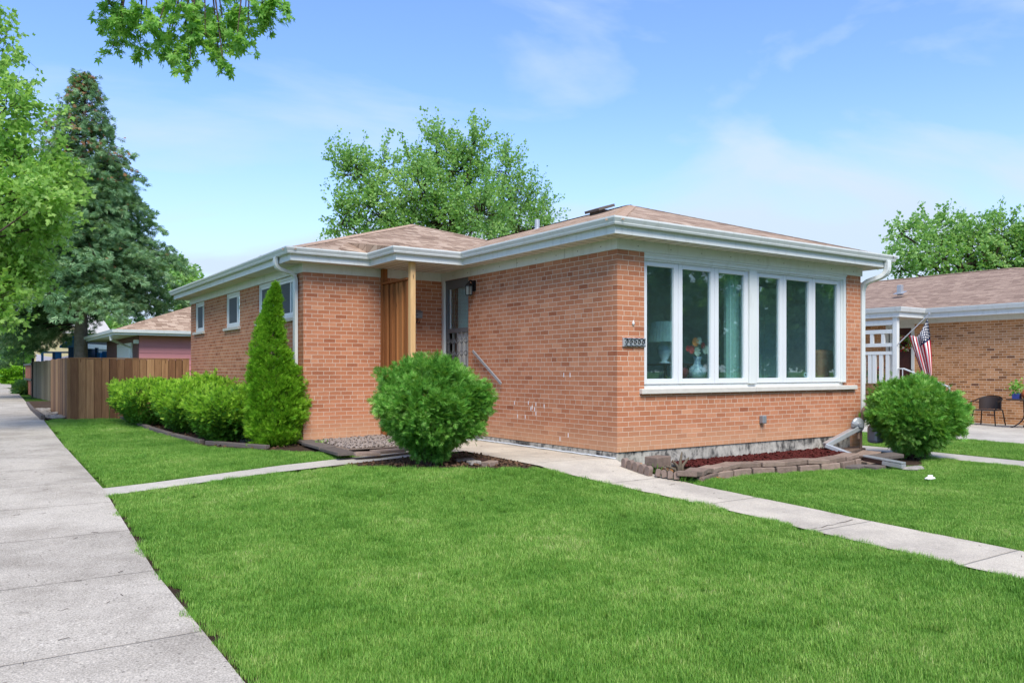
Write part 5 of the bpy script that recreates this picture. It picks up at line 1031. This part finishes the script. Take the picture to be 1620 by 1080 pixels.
# flag
fpd = float((np.array([PX+.1, XZ(1417, 545)[0]])-CAM[:2]).dot([sY, cY]))
fl = thing('american_flag', 'american flag hanging from an angled pole on the neighbouring porch post', 'flag', tuple(atD(1421, 545, fpd)))
a_, b_ = atD(1420, 545, fpd-.1), atD(1471, 495.5, fpd-.6)
mb = MB(); mb.tube([a_, b_], .014, 8); mb.tube([b_-(b_-a_)*.02, b_+(b_-a_)*.01], .03, 8); mb.build('pole', ALU, fl)
mb = MB(); nu, nv = 26, 30; H0 = [(1467.5, 503), (1462, 514), (1455, 528), (1450, 533), (1445, 531), (1437.5, 530)]
F0 = [(1474.5, 594), (1473, 594), (1470, 596), (1466, 596), (1462, 595), (1459, 594)]
M0 = [(1473, 545), (1468, 548), (1460, 552), (1456, 556), (1450, 556), (1446, 555)]
def fpos(s, t):
    k = np.linspace(0, 1, 6); f = lambda L_: np.array([np.interp(s, k, [q[0] for q in L_]), np.interp(s, k, [q[1] for q in L_])])
    p = (1-t)**2*f(H0)+2*t*(1-t)*(2*f(M0)-.5*f(H0)-.5*f(F0))+t*t*f(F0); return atD(p[0], p[1], fpd-.55+.28*s+.09*math.sin(s*14+t*2)*min(1, t*3+.15))
vs = [fpos(i/nu, j/nv) for j in range(nv+1) for i in range(nu+1)]
b0 = len(mb.v); mb.add(vs, [])
for j in range(nv):
    for i in range(nu):
        st_ = i//2; mb.f.append((j*(nu+1)+i, j*(nu+1)+i+1, (j+1)*(nu+1)+i+1, (j+1)*(nu+1)+i)); mb.mi.append(2 if (i < 14 and j < 12) else (1 if st_ % 2 == 0 else 0))
mb.cur = 0
for r_ in range(9):
    for c_ in range(6 if r_ % 2 == 0 else 5):
        s_ = (.025+.056*r_); t__ = (.03+.062*(c_+(.5 if r_ % 2 else 0))); c0 = fpos(s_, t__); du = fpos(s_+.012, t__)-c0; dv = fpos(s_, t__+.012)-c0; nn = np.cross(du, dv); nn /= np.linalg.norm(nn); nn = nn if nn.dot(CAM-c0) > 0 else -nn
        pts = []
        for k in range(10): a = k*math.pi/5; rr_ = 1.5 if k % 2 == 0 else .65; pts.append(c0+nn*.006+du/np.linalg.norm(du)*math.cos(a)*rr_*.022+dv/np.linalg.norm(dv)*math.sin(a)*rr_*.022)
        mb.add(pts, [tuple(range(10))])
mb.build('cloth', [WHC, RED, NAVY], fl)
# wreath
wr = onX(1431, 543, NX-.06); N = 420; th = rng.uniform(0, 6.28, N); rr_ = .17+rng.normal(size=N)*.03; pos = np.column_stack([np.full(N, wr[0])+rng.normal(size=N)*.02, wr[1]+rr_*np.cos(th), wr[2]+rr_*np.sin(th)])
wt = thing('door_wreath', 'red and white flower wreath on the neighbouring front door', 'wreath', tuple(wr))
V, F = scatter(*LEAF, pos[:200], rng.normal(size=(200, 3)), rng.uniform(.05, .08, 200)); fast('foliage', V, F, ARB, wt)
V, F = scatter(*LEAF, pos[200:320], rng.normal(size=(120, 3)), rng.uniform(.05, .09, 120)); fast('white_flower', V, F, CRF, wt)
V, F = scatter(*LEAF, pos[320:], rng.normal(size=(100, 3)), rng.uniform(.05, .09, 100)); fast('red_flower', V, F, REDF, wt)
for k, px in enumerate((1378, 1388)):
    q = onX(px, 590, PX+.45); pt = thing('geranium_pot', ['potted red geranium behind the railing, nearest the downspout', 'potted red geranium behind the railing, nearer the post'][k], 'potted plant', (q[0], q[1], -.05), 'red geraniums behind the white railing')
    mb = MB(); mb.lathe((q[0], q[1], -.05), [(.1, 0), (.14, .28), (.15, .3)], 14); mb.build('pot', plain('dark_pot', '33353a'), pt)
    V, F = scatter(*LEAF, q+rng.normal(size=(120, 3))*[.09, .09, .1]+[0, 0, -.1], rng.normal(size=(120, 3)), rng.uniform(.05, .09, 120)); fast('leaves', V, F, ARB, pt)
    V, F = scatter(*LEAF, q+rng.normal(size=(60, 3))*[.05, .05, .03]+[0, 0, .06], rng.normal(size=(60, 3)), rng.uniform(.05, .08, 60)); fast('bloom', V, F, REDF, pt)
# patio chair and table
cdp = 20.6
ch = thing('patio_chair', 'dark brown wicker patio armchair against the ochre brick wall', 'chair', tuple(atD(1564, 670, cdp)))
q = atD(1563, 670, cdp); zc = -.335; ux = np.array([0.05, -1, 0.]); uy = np.array([-1., -.0, 0]); cx0 = np.array([14.9, float(onX(1563, 650, 14.9)[1]), 0])
def cp(a, b, z): return cx0+ux*a+uy*b+np.array([0, 0, zc+z])     # a along wall (right in photo), b away from wall
mb = MB(); mb.obox(cp(0, 0, .40), ux, uy, .27, .24, .015); mb.build('seat', DARKB, ch, bevel=.01)
mb = MB(); vs = []
for z in (.42, .58, .74): vs += [cp(.27*math.cos(t)*(1.05), -.05-.25*math.sin(t)*(1+.2*(z-.4)), z-.05*math.cos(t)**2*(z > .7)) for t in np.linspace(.25, math.pi-.25, 15)]
mb.add(vs, [(i*15+k, i*15+k+1, i*15+16+k, i*15+15+k) for i in range(2) for k in range(14)]); mb.build('backrest', DARKB, ch, solid=.02)
mb = MB(); mb.tube([cp(.3, .25, .42), cp(.31, .22, .62)]+[cp(.31*math.cos(t), -.0-.32*math.sin(t), .64+.12*math.sin(t)) for t in np.linspace(0, math.pi, 14)]+[cp(-.31, .22, .62), cp(-.3, .25, .42)], .016, 6); mb.build('armrest', BLACKM, ch)
for i in (-1, 1):
    for j in (-1, 1): mb = MB(); mb.tube([cp(i*.25, j*.22, .4), cp(i*.30, j*.27, 0)], .016, 6); mb.build('leg', BLACKM, ch)
tb = thing('patio_table', 'round dark metal patio table at the right edge beside the wicker chair', 'table', (14.7, float(onX(1622, 650, 14.7)[1]), -.33))
tc0 = np.array([14.6, float(onX(1624, 650, 14.6)[1]), zc])
mb = MB(); mb.lathe(tc0, [(.42, .69), (.44, .70), (.44, .715), (.42, .72)], 32); mb.build('tabletop', DARKB, tb)
for k in range(4):
    a = k*math.pi/2+.6; d = np.array([math.cos(a), math.sin(a), 0]); mb = MB(); mb.tube([tc0+d*.06+[0, 0, .69], tc0+d*.05+[0, 0, .35]]+arc(tc0+d*.05+np.array([0, 0, .3]), tc0+d*.08+np.array([0, 0, .12]), tc0+d*.34)+[tc0+d*.34], .016, 6); mb.build('leg', BLACKM, tb)
pl = thing('potted_plant', 'potted green plant in a blue square pot on the dark patio table', 'potted plant', tuple(tc0+[-.0, .18, .72]))
pc = tc0+np.array([.0, .22, .72]); mb = MB(); mb.box(pc[0]-.08, pc[0]+.08, pc[1]-.08, pc[1]+.08, pc[2], pc[2]+.14); mb.build('pot', plain('blue_pot', '3d4a8c'), pl)
V, F = scatter(*LEAF, pc+rng.normal(size=(160, 3))*[.08, .08, .09]+[0, 0, .27], rng.normal(size=(160, 3)), rng.uniform(.05, .09, 160)); fast('leaves', V, F, ARB, pl)
mb = MB(); c_ = tc0+np.array([0, -.02, .72]); mb.lathe(c_, [(.07, 0), (.13, .08), (.13, .16), (.05, .24), (.02, .28)], 16); tag(mb.build('orange_lantern', TERRA, None, smooth=True, loc=tuple(c_)), 'round orange clay lantern on the dark patio table', 'lantern')

# ================================================================ VEGETATION
def ball_pts(N, c, r, inner=.7, low=-.9, bump_=.12, seed=0):
    d = unit(rng.normal(size=(N*2, 3))); d = d[d[:, 2] > low][:N]; N = len(d)
    ph = seed*1.7; lum = 1+bump_*(np.sin(d[:, 0]*5+ph)*np.cos(d[:, 1]*6+ph)+.6*np.sin(d[:, 2]*9+d[:, 0]*7+ph))
    q = inner+(1-inner)*rng.uniform(0, 1, N)**.5
    return np.array(c)+d*np.array(r)*(q*lum)[:, None], d
def shrub(name, label, catn, base, c, r, mat, N, T, size, inner=.72, low=-.85, bump_=.1, upb=.3, dirup=.5, trunk=True, group=None, seed=0, square=0, shape=None, lit_top=None):
    t = thing(name, label, catn, base, group); m_ = 16; rm = float(np.mean(r))
    pos, d = ball_pts(int(N/m_), (0, 0, 0), (1, 1, 1), inner, low, bump_, seed)
    if square:
        m = np.abs(pos).max(1, keepdims=True); nrm = np.linalg.norm(pos, axis=1, keepdims=True); pos = pos*((nrm/np.maximum(m, 1e-6))**square)
    pos = pos*np.array(r)
    if shape is not None: pos = shape(pos)
    pos = pos+np.array(c); ax_ = d*1.1+rng.normal(size=d.shape)*.3+np.array([0, 0, dirup]); K = len(pos)
    rad_ = size*1.25*rng.uniform(.5, 1.6, (K, 1, 1)); spr = rng.normal(size=(K, m_, 3))*.55; dr = (unit(ax_)[:, None]+spr).reshape(-1, 3)
    pos = (pos[:, None]-unit(ax_)[:, None]*rad_*.8+unit(unit(ax_)[:, None]+spr)*rad_*rng.uniform(.1, 1.1, (K, m_, 1))).reshape(-1, 3)
    if lit_top is not None:
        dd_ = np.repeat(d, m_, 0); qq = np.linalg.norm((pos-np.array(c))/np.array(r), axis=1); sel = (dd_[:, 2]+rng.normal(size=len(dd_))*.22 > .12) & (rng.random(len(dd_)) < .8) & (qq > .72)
        V, F = scatter(T[0], T[1], pos[sel], dr[sel], rng.uniform(.6, 1.5, sel.sum())*size, upb); fast('lit_top_growth', V, F, lit_top, t); pos, dr = pos[~sel], dr[~sel]  # upward outer sprays get the brighter colour, top light painted on the tips
    V, F = scatter(T[0], T[1], pos, dr, rng.uniform(.55, 1.45, len(pos))*size, upb); fast('foliage', V, F, mat, t)
    if trunk:
        k = 26; e = pos[rng.integers(0, len(pos), k)]; b0 = np.array(base)+rng.normal(size=(k, 3))*[.08, .08, 0]; mid = b0*.5+e*.5+[0, 0, .02]; mid[:, :2] = b0[:, :2]+(e[:, :2]-b0[:, :2])*.35
        V, F = cat([sticks(b0-[0, 0, .05], mid, .02, .014), sticks(mid, e*.9+np.array(c)*.1, .014, .004)]); fast('stem', V, F, BARK, t)
    return t
# round arborvitae in front of the porch
def under(pos):                                # flatten the underside, taper to the stems
    z = pos[:, 2]; k = np.clip((z+.75)/.55, .35, 1); pos = pos.copy(); pos[:, 0] *= k; pos[:, 1] *= k; return pos
b = gp(682, 737); cc = (b[0], b[1]+.1, .60)
p = b+np.array([0, 0.1, 0]); 
def mk(cx_px, top_px, base_px, w_px, label, name, mat, N, size, T=SPRAY, seed=0):
    b = gp(cx_px, base_px); f = float((b[:2]-CAM[:2]).dot([sY, cY])); rad = w_px/2/FPX*f; b = b+np.array([sY, cY, 0])*rad*.25; f += rad*.25; rad = w_px/2/FPX*f
    zt = float(atD(cx_px, top_px, f)[2]); zb = float(G(b[0], b[1])); rz = (zt-zb)/2*1.0; b[2] = zb
    def und(pos):
        z = pos[:, 2]; k = np.interp(z, [-rz*1.05, -rz*.8, -rz*.35, 0, rz*.7], [.30, .55, .92, 1, 1.03]); q = pos.copy(); q[:, 0] *= k; q[:, 1] *= k; return q
    return shrub(name, label, 'shrub', tuple(b), (b[0], b[1], zb+rz*1.02), (rad*.94, rad*.94, rz*.93), mat, N, T, size, shape=und, low=-.97, bump_=.13, inner=.62, upb=-.1, dirup=.25, seed=seed)
mk(681, 560, 737, 186, 'large round green arborvitae shrub in front of the porch steps', 'round_shrub', ARB, 21000, .082, seed=1)
mk(1456, 596, 727, 150, 'round dark green arborvitae shrub beside the gas meter at the right corner', 'round_shrub', ARB, 15000, .098, seed=4)
# conical arborvitae
b = gp(430, 706); b[:2] += .1*np.array([sY, cY]); f = float((b[:2]-CAM[:2]).dot([sY, cY])); zt = float(atD(426, 446, f)[2]); zb = float(G(b[0], b[1])); b[2] = zb; H_ = zt-zb; rr_ = 45/FPX*f
t = thing('conical_arborvitae', 'tall narrow cone shaped yellow green arborvitae by the left brick corner', 'shrub', tuple(b))
N = 1700; h = rng.uniform(0, 1, N)**1.15; prof_ = np.interp(h, [0, .06, .2, .38, .5, .62, .8, .93, 1], [.55, .82, 1.0, .93, .70, .56, .36, .18, .03])
th = rng.uniform(0, 6.283, N); lump = 1+.10*np.sin(th*3+h*9)+.08*np.sin(th*7-h*31)+.05*np.sin(h*60+th*2); q = (.62+.38*rng.uniform(0, 1, N)**.5)*prof_*rr_*lump
pos = np.column_stack([b[0]+q*np.cos(th)+.05*np.sin(h*7), b[1]+q*np.sin(th), zb+.05+h*H_*.97]); ax_ = unit(np.column_stack([np.cos(th), np.sin(th), np.full(N, .9)])+rng.normal(size=(N, 3))*.25); m_ = 15; spr = rng.normal(size=(N, m_, 3))*.5
rad_ = (.13*(1.15-.75*h)*rng.uniform(.7, 1.3, N))[:, None, None]; pos = (pos[:, None]-ax_[:, None]*rad_*.8+unit(ax_[:, None]+spr)*rad_*rng.uniform(.1, 1.1, (N, m_, 1))).reshape(-1, 3); dr = (ax_[:, None]+spr+[0, 0, .3]).reshape(-1, 3); h = np.repeat(h, m_); N = len(pos)
V, F = scatter(*SPRAY, pos, dr, rng.uniform(.045, .10, N)*(1.1-.4*h), .0); fast('foliage', V, F, ARBY, t)
mb = MB(); mb.tube([(b[0], b[1], zb-.1), (b[0], b[1], zt-.4)], [.05, .01], 8); mb.build('trunk', BARK, t)
# yew hedges
def yew(c, r, label, N, seed, rot=0):
    b = (c[0], c[1], float(G(c[0], c[1])))
    def sh(pos):
        q = pos.copy(); z = q[:, 2]/r[2]; k = np.interp(z, [-1.1, -.6, -.1, .4, 1], [.45, .72, .95, 1.03, .96]); q[:, 0] *= k; q[:, 1] *= k
        q[:, 2] += .05*np.sin(q[:, 0]*6+seed)*np.cos(q[:, 1]*5+seed)+.03*np.sin(q[:, 1]*11); return q
    return shrub('yew_hedge', label, 'hedge', b, (c[0], c[1], b[2]+r[2]*1.08), r, YEW, N, NEEDLE, .062, inner=.70, low=-.9, bump_=.07, upb=.45, dirup=.9, group='clipped yew hedges along the side wall', seed=seed, square=.75, shape=sh, lit_top=YEWLIT)
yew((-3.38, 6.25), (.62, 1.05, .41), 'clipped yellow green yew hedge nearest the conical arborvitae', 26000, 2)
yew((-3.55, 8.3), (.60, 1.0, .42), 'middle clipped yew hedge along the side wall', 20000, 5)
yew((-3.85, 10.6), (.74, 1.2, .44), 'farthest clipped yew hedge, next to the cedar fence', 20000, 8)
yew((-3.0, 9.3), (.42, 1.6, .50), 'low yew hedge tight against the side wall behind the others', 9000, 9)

def tree(name, label, base, trunk_top, r0, blobs, mat, leaf, lsize, barkm=BARKD, twig=.8, per=26, T=LEAF, droop=.0, catn='tree', up=.5, group=None, hubs=None):
    """blobs: [(centre xyz, radius xyz, number of twigs)]"""
    t = thing(name, label, catn, tuple(base), group); base = np.array(base, float); tt = np.array(trunk_top, float)
    mb = MB(); k = 7; pth = [base+(tt-base)*i/k+np.array([.06*math.sin(i*1.3), .05*math.cos(i*1.7), 0])*r0*4*(i > 0) for i in range(k+1)]; pth[0] = base-[0, 0, .2]; mb.tube(pth, [r0*(1.25-.75*i/k) for i in range(k+1)], 10); mb.build('trunk', barkm, t, smooth=True)
    st, lv = [], []
    for c, r, n in blobs:
        c = np.array(c, float); r = np.array(r, float); a = pth[int(len(pth)*random.uniform(.45, .95))]; m_ = a*.5+c*.5+np.array([0, 0, -.12*np.linalg.norm(c-a)*.5]); rb_ = max(.02, r0*.32)
        if hubs is not None: a = hubs[int(np.argmin(np.linalg.norm(hubs-c, axis=1)))]; m_ = a*.5+c*.5+np.array([0, 0, .1]); rb_ = .02
        st.append(sticks([a, m_], [m_, c], [rb_, rb_*.7], [rb_*.7, rb_*.3], 5))
        d = unit(rng.normal(size=(n, 3))); q = rng.uniform(.15, .95, n)**.6; s0 = c+d*r*q[:, None]*.8; td = unit(d*r/np.max(r)+rng.normal(size=(n, 3))*.35+[0, 0, up]); ln = twig*rng.uniform(.45, 1.15, n); e = s0+td*ln[:, None]; e[:, 2] -= droop*ln
        hub = c+(s0-c)*.35; idx = rng.random(n) < .5
        st.append(sticks(hub[idx], s0[idx], rb_*.28, rb_*.12, 3)); st.append(sticks(s0, e, rb_*.12, .002, 3))
        u = rng.uniform(.0, 1.02, (n, per)); pos = s0[:, None]+(e-s0)[:, None]*u[..., None]+rng.normal(size=(n, per, 3))*twig*.085; dirs = np.repeat(td[:, None], per, 1)+rng.normal(size=(n, per, 3))*.8+[0, 0, -.25]
        lv.append((pos.reshape(-1, 3), dirs.reshape(-1, 3)))
    V, F = cat(st); fast('limb', V, F, barkm, t)
    P_ = np.concatenate([a for a, _ in lv]); D_ = np.concatenate([b for _, b in lv]); V, F = scatter(T[0], T[1], P_, D_, rng.uniform(.7, 1.3, len(P_))*lsize, .45); fast('crown', V, F, mat, t)
    return t
def PB(L_, f, k=1.0, dep=.8):                 # blobs from photo pixels at distance f: (x, y, half width, half height, twigs)
    o = []
    for x, y, rx, ry, n in L_:
        ff = f+random.uniform(-1, 1)*dep; c = atD(x, y, ff); o.append((c, (rx/FPX*ff, rx/FPX*ff*.9, ry/FPX*ff), int(n*k)))
    return o
f = 33.0; bs = atD(705, 590, f); bs[2] = 0
tree('maple_tree', 'tall broad green maple rising behind the middle of the brick house', tuple(bs), tuple(atD(715, 330, f)), .28,
     PB([(560, 275, 34, 34, 60), (590, 330, 45, 50, 110), (545, 345, 28, 36, 50), (610, 240+25, 22, 28, 24), (640, 370, 50, 40, 90), (665, 300, 42, 45, 100), (690, 235, 34, 32, 50), (650, 262, 26, 22, 26), (725, 275, 48, 48, 120), (760, 340, 50, 50, 120), (700, 350, 46, 45, 110), (750, 232, 24, 26, 36), (545, 255, 20, 14, 14)], f, .95), MAPLED, None, .12, twig=1.0, per=32, up=.55)
f = 37.0; bs = atD(815, 590, f); bs[2] = 0
tree('maple_tree', 'looser green maple behind the roof, right of the broad one', tuple(bs), tuple(atD(812, 340, f)), .2,
     PB([(800, 270, 30, 36, 60), (790, 330, 36, 44, 80), (825, 310, 32, 40, 60), (850, 330, 26, 34, 40), (835, 365, 44, 28, 70), (868, 335, 16, 20, 14), (780, 370, 45, 25, 70)], f, .9), MAPLED, None, .115, twig=1.0, per=26, up=.9)
f = 38.0; bs = atD(1560, 590, f); bs[2] = -.3
tree('maple_tree', 'open branched bright green tree behind the neighbouring house roof', tuple(bs), tuple(atD(1520, 420, f)), .3,
     PB([(1425, 368, 26, 24, 26), (1450, 400, 36, 30, 44), (1480, 365, 34, 24, 44), (1490, 405, 44, 34, 80), (1530, 370, 30, 26, 50), (1545, 400, 45, 36, 100), (1590, 370, 34, 28, 80), (1600, 405, 45, 40, 110), (1650, 385, 50, 50, 100), (1425, 425, 30, 16, 24), (1700, 400, 50, 45, 80)], f, .85), MAPLED, None, .15, twig=.95, per=28, up=.3)
f = 45.0; bs = atD(285, 590, f); bs[2] = 0
tree('small_tree', 'small leafy green tree peeking out right of the big spruce', tuple(bs), tuple(atD(285, 480, f)), .15, PB([(285, 440, 20, 22, 60), (295, 460, 20, 26, 70), (270, 430, 14, 10, 20), (300, 490, 20, 30, 60)], f), MAPLED, None, .2, twig=.8, per=24)
# light green maple at left edge: trunk stands left of the frame
bs = np.array([-9.6, 9.0, -.1]); f = 15.0
assert (lambda v: ((v[0]*cY-v[1]*sY)/(v[0]*sY+v[1]*cY)))(bs-CAM) < -.66
tree('parkway_maple', 'bright yellow green maple leaning in from the left edge beside the sidewalk', tuple(bs), tuple(bs+[0, 0.3, 3.4]), .12,
     PB([(-10, 110, 36, 60, 46), (10, 170, 36, 40, 40), (-30, 220, 70, 60, 80), (30, 260, 45, 40, 70), (70, 266, 30, 18, 34), (98, 284, 24, 12, 22), (40, 310, 50, 36, 90), (72, 315, 24, 20, 30), (10, 360, 50, 45, 100), (52, 362, 30, 24, 38), (-20, 420, 60, 50, 90), (30, 415, 36, 30, 56), (46, 438, 24, 18, 20), (-5, 470, 36, 34, 50), (50, 180, 20, 16, 12), (-60, 320, 60, 100, 120), (5, 60, 20, 22, 16)], f, .95, .9), MAPLEY, None, .095, BARK, twig=.6, per=22, up=.1, T=LEAF2)
# overhanging branch: tree rooted on the parkway left of the frame, its limb reaches over the sidewalk
bs = np.array([-10.6, 1.2, -.3]); f = 10.0
hubs = np.array([atD(x, y, f) for x, y in ((-150, -210), (0, -190), (120, -170), (230, -160), (320, -150), (400, -150))])
t = tree('street_maple', 'street maple whose leafy branch tips hang into the top of the picture', tuple(bs), tuple(bs+[.3, .2, 5.2]), .24,
     PB([(172, 8, 18, 16, 10), (192, 26, 20, 16, 12), (186, 52, 8, 14, 5), (178, 76, 5, 8, 3), (205, 40, 14, 14, 8), (222, 66, 7, 14, 5), (232, 20, 14, 14, 7), (250, 40, 13, 16, 9), (262, 70, 8, 16, 6), (262, 92, 5, 8, 3), (285, 12, 22, 16, 14), (292, 45, 14, 18, 11), (298, 78, 7, 18, 6), (300, 100, 4, 8, 3), (318, 25, 20, 20, 16), (325, 55, 14, 16, 11), (345, 76, 12, 14, 8), (352, 30, 22, 22, 18), (352, 92, 8, 7, 4), (375, 58, 10, 10, 6), (388, 20, 22, 18, 15), (392, 48, 7, 9, 4), (415, 6, 20, 12, 12), (428, 26, 9, 12, 5), (440, 4, 9, 9, 4), (330, -60, 130, 40, 90), (190, -60, 80, 40, 50)], f, 1.0, .35), MAPLE, None, .085, BARK, twig=.22, per=12, up=-.6, T=MAPL, hubs=hubs)
mb = MB(); mb.tube([tuple(bs+[.2, .15, 4.4])]+[tuple(h) for h in hubs], [.12, .1, .085, .07, .055, .04, .025], 8); mb.build('main_limb', BARK, t, smooth=True)
# spruce
f = 31.0; bs = atD(128, 600, f); bs[2] = 0.02; zt = float(atD(136, 108, f)[2])
sp = thing('spruce_tree', 'tall dark blue green spruce with brown cones near its top behind the fence', 'tree', tuple(bs))
mb = MB(); mb.tube([(bs[0], bs[1], -.1), (bs[0], bs[1], 2.4), (bs[0]+.05, bs[1], 6), (bs[0]+.15, bs[1], zt-.1)], [.27, .235, .16, .015], 12); mb.build('trunk', plain('spruce_bark', '9a8f86', .95, .05, var=.45, scale=9, bump=.05), sp, smooth=True)
S0, S1, rad0 = [], [], []; tp_, td_, cp_, cd_ = [], [], [], []
nb = 300; ga_ = 2.39996
for i in range(nb):
    u = (i+.5)/nb; z = 2.75+(zt-2.85)*u**1.0; hf = (zt-z)/zt
    Lb = np.interp(hf, [0, .05, .12, .2, .3, .45, .6, .85], [.05, .28, .72, 1.45, 2.3, 3.2, 3.9, 4.6])*random.uniform(.6, 1.15); th = i*ga_+random.uniform(-.3, .3)
    if z < 4.2 and math.cos(th)*cY-math.sin(th)*sY > -.45-(.25 if z < 3.6 else 0): continue
    dh = np.array([math.cos(th), math.sin(th), 0]); p0 = np.array([bs[0]+.12*u, bs[1], z]); upw = .35 if hf < .2 else 0.05; n_ = max(5, int(Lb*7)); prev = p0
    for j in range(1, n_+1):
        s_ = j/n_; p = p0+dh*Lb*s_+np.array([0, 0, Lb*(upw*s_-.42*s_**1.6*(hf > .12)+.16*max(0, s_-.7))]); S0.append(prev); S1.append(p); rad0.append(.03*(1-s_)+.006)
        if s_ > .22:
            side = np.array([-dh[1], dh[0], 0]); ls = (.34*(1-s_)*Lb*.5+.22)
            for sg in (-1, 1):
                for q in np.linspace(.1, 1, max(2, int(ls*7))):
                    if random.random() < .12+(.08 if hf < .2 else 0): continue
                    pt = p+side*sg*ls*q+dh*ls*q*.5+np.array([0, 0, -.32*ls*q-.05]); bk = cp_ if (hf < .30 and random.random() < .72-1.6*hf) or random.random() < .02 else tp_
                    bk.append(pt+rng.normal(size=3)*.04); (cd_ if bk is cp_ else td_).append(side*sg*.8+dh*.7+np.array([0, 0, -.4 if bk is tp_ else -1.2])+rng.normal(size=3)*.3)
        prev = p
V, F = sticks(S0, S1, np.array(rad0), np.array(rad0)*.8, 4); fast('branch', V, F, BARKD, sp)
tp_ = np.repeat(np.array(tp_), 3, 0); td_ = np.repeat(np.array(td_), 3, 0); kp = rng.random(len(tp_)) < .85; tp_ = tp_[kp]; td_ = td_[kp]; tp_ = tp_+rng.normal(size=tp_.shape)*.05
V, F = scatter(*TUFT, tp_, td_, rng.uniform(.20, .34, len(tp_)), .35); fast('needles', V, F, SPRUCE, sp)
cp_ = np.array(cp_); V, F = scatter(*TUFT, cp_, np.array(cd_), rng.uniform(.12, .2, len(cp_)), .3); fast('cones', V, F, CONES, sp)
# cloud pruned topiary, juniper
b = gp(20, 611); b = atD(20, 600, 46); zb = float(G(b[0], b[1])); k_ = 46/FPX
t = thing('cloud_pruned_tree', 'small cloud pruned tree with a flat domed crown and lower pads by the far sidewalk', 'tree', (b[0], b[1], zb))
for (px, py, rx, ry) in ((20, 586.5, 19.5, 6.5), (12, 598, 9, 1.8), (28, 597, 12, 2.0), (10, 603, 8, 1.4), (28, 603.5, 13, 2.4)):
    c = atD(px, py, 46); pos, d = ball_pts(2600 if ry > 4 else 900, tuple(c), (rx*k_, rx*k_, ry*k_), .8, -1, .03); V, F = scatter(*LEAF, pos, d+rng.normal(size=d.shape)*.4, rng.uniform(.08, .13, len(pos)), .4); fast('foliage_pad', V, F, ARBY, t)
mb = MB(); q0 = atD(19, 590, 46); mb.tube([(b[0], b[1], zb-.05), (b[0]+.05, b[1], (zb+q0[2])/2), tuple(q0)], [.09, .07, .05], 8); mb.build('trunk', BARKD, t)
b = atD(38, 600, 36); b[2] = float(G(b[0], b[1])); shrub('juniper', 'low dark green juniper spilling beside the black gate post', 'shrub', tuple(b), (b[0], b[1], b[2]+.2), (.34, .4, .25), leafy('juniper_needles', [(0, '1d3d22'), (.5, '30593a'), (1, '4f7d4a')], 2), 2200, NEEDLE, .16, bump_=.2)
# background tree belt seen between trunks, down the street and behind the yards
belt = [(20, 545, 55, 75, 60, MAPLEY, 'row tree at the far left end of the street'), (75, 520, 60, 55, 45, MAPLEY, 'pale green tree behind the playset'), (-60, 540, 70, 80, 55, MAPLE, 'large green tree left of the far sidewalk'), (165, 535, 60, 60, 60, MAPLED, 'green tree behind the storage shed'), (230, 560, 60, 50, 70, MAPLED, 'green tree hidden behind the pink garage')]
for (px, py, rx, f, ry, m_, lab) in belt:
    bs = atD(px, 588, f); bs[2] = .05; tree('background_tree', lab, tuple(bs), tuple(atD(px, py, f)), .2, PB([(px, py, rx*.5, ry*.5, 150), (px-rx*.5, py+8, rx*.4, ry*.4, 90), (px+rx*.5, py+10, rx*.4, ry*.4, 90), (px, py+ry*.55, rx*.6, ry*.3, 80)], f, 1.0), m_, None, .28, twig=1.3, per=22, group='trees in the distance')
# clipped far hedges
for k, (px0, px1, y0, f, lab) in enumerate([(-12, 8, 604, 70, 'low clipped hedge far down the sidewalk'), (8, 40, 606, 60, 'low clipped hedge between the cloud pruned tree and the far lawns')]):
    c = atD((px0+px1)/2, 600, f); c[2] = float(G(c[0], c[1])); shrub('clipped_hedge', lab, 'hedge', tuple(c), (c[0], c[1]+2, c[2]+.3), ((px1-px0)/2/FPX*f, 2, .35), ARB, 2500, LEAF, .22, trunk=False, square=.6)
# trees across the street behind the camera: they darken the window reflections
for k, (x, y, h_, r_) in enumerate([(-2, -27, 11, 3.6), (5, -29, 13, 4.2), (12, -27, 12, 4.0), (19, -30, 12, 4.2), (26, -28, 11, 4.0), (33, -30, 12, 4.4), (41, -29, 12, 4.4), (50, -31, 13, 5)]):
    lab = ['first', 'second', 'third', 'fourth', 'fifth', 'sixth', 'seventh', 'eighth'][k]+' dark tree across the road, counting from the left'
    tree('street_tree', lab, (x, y, -.5), (x, y, h_*.6), .3, [((x, y, h_*.62), (r_, r_, h_*.33), 130), ((x-r_*.5, y+1, h_*.35), (r_*.7, r_*.7, h_*.22), 80), ((x+r_*.5, y+1, h_*.33), (r_*.7, r_*.7, h_*.22), 80), ((x, y+1.5, h_*.16), (r_, r_*.8, h_*.12), 70)], SPRUCE if k % 2 == 0 else MAPLED, None, .42, twig=1.4, per=24, group='dark trees across the street')
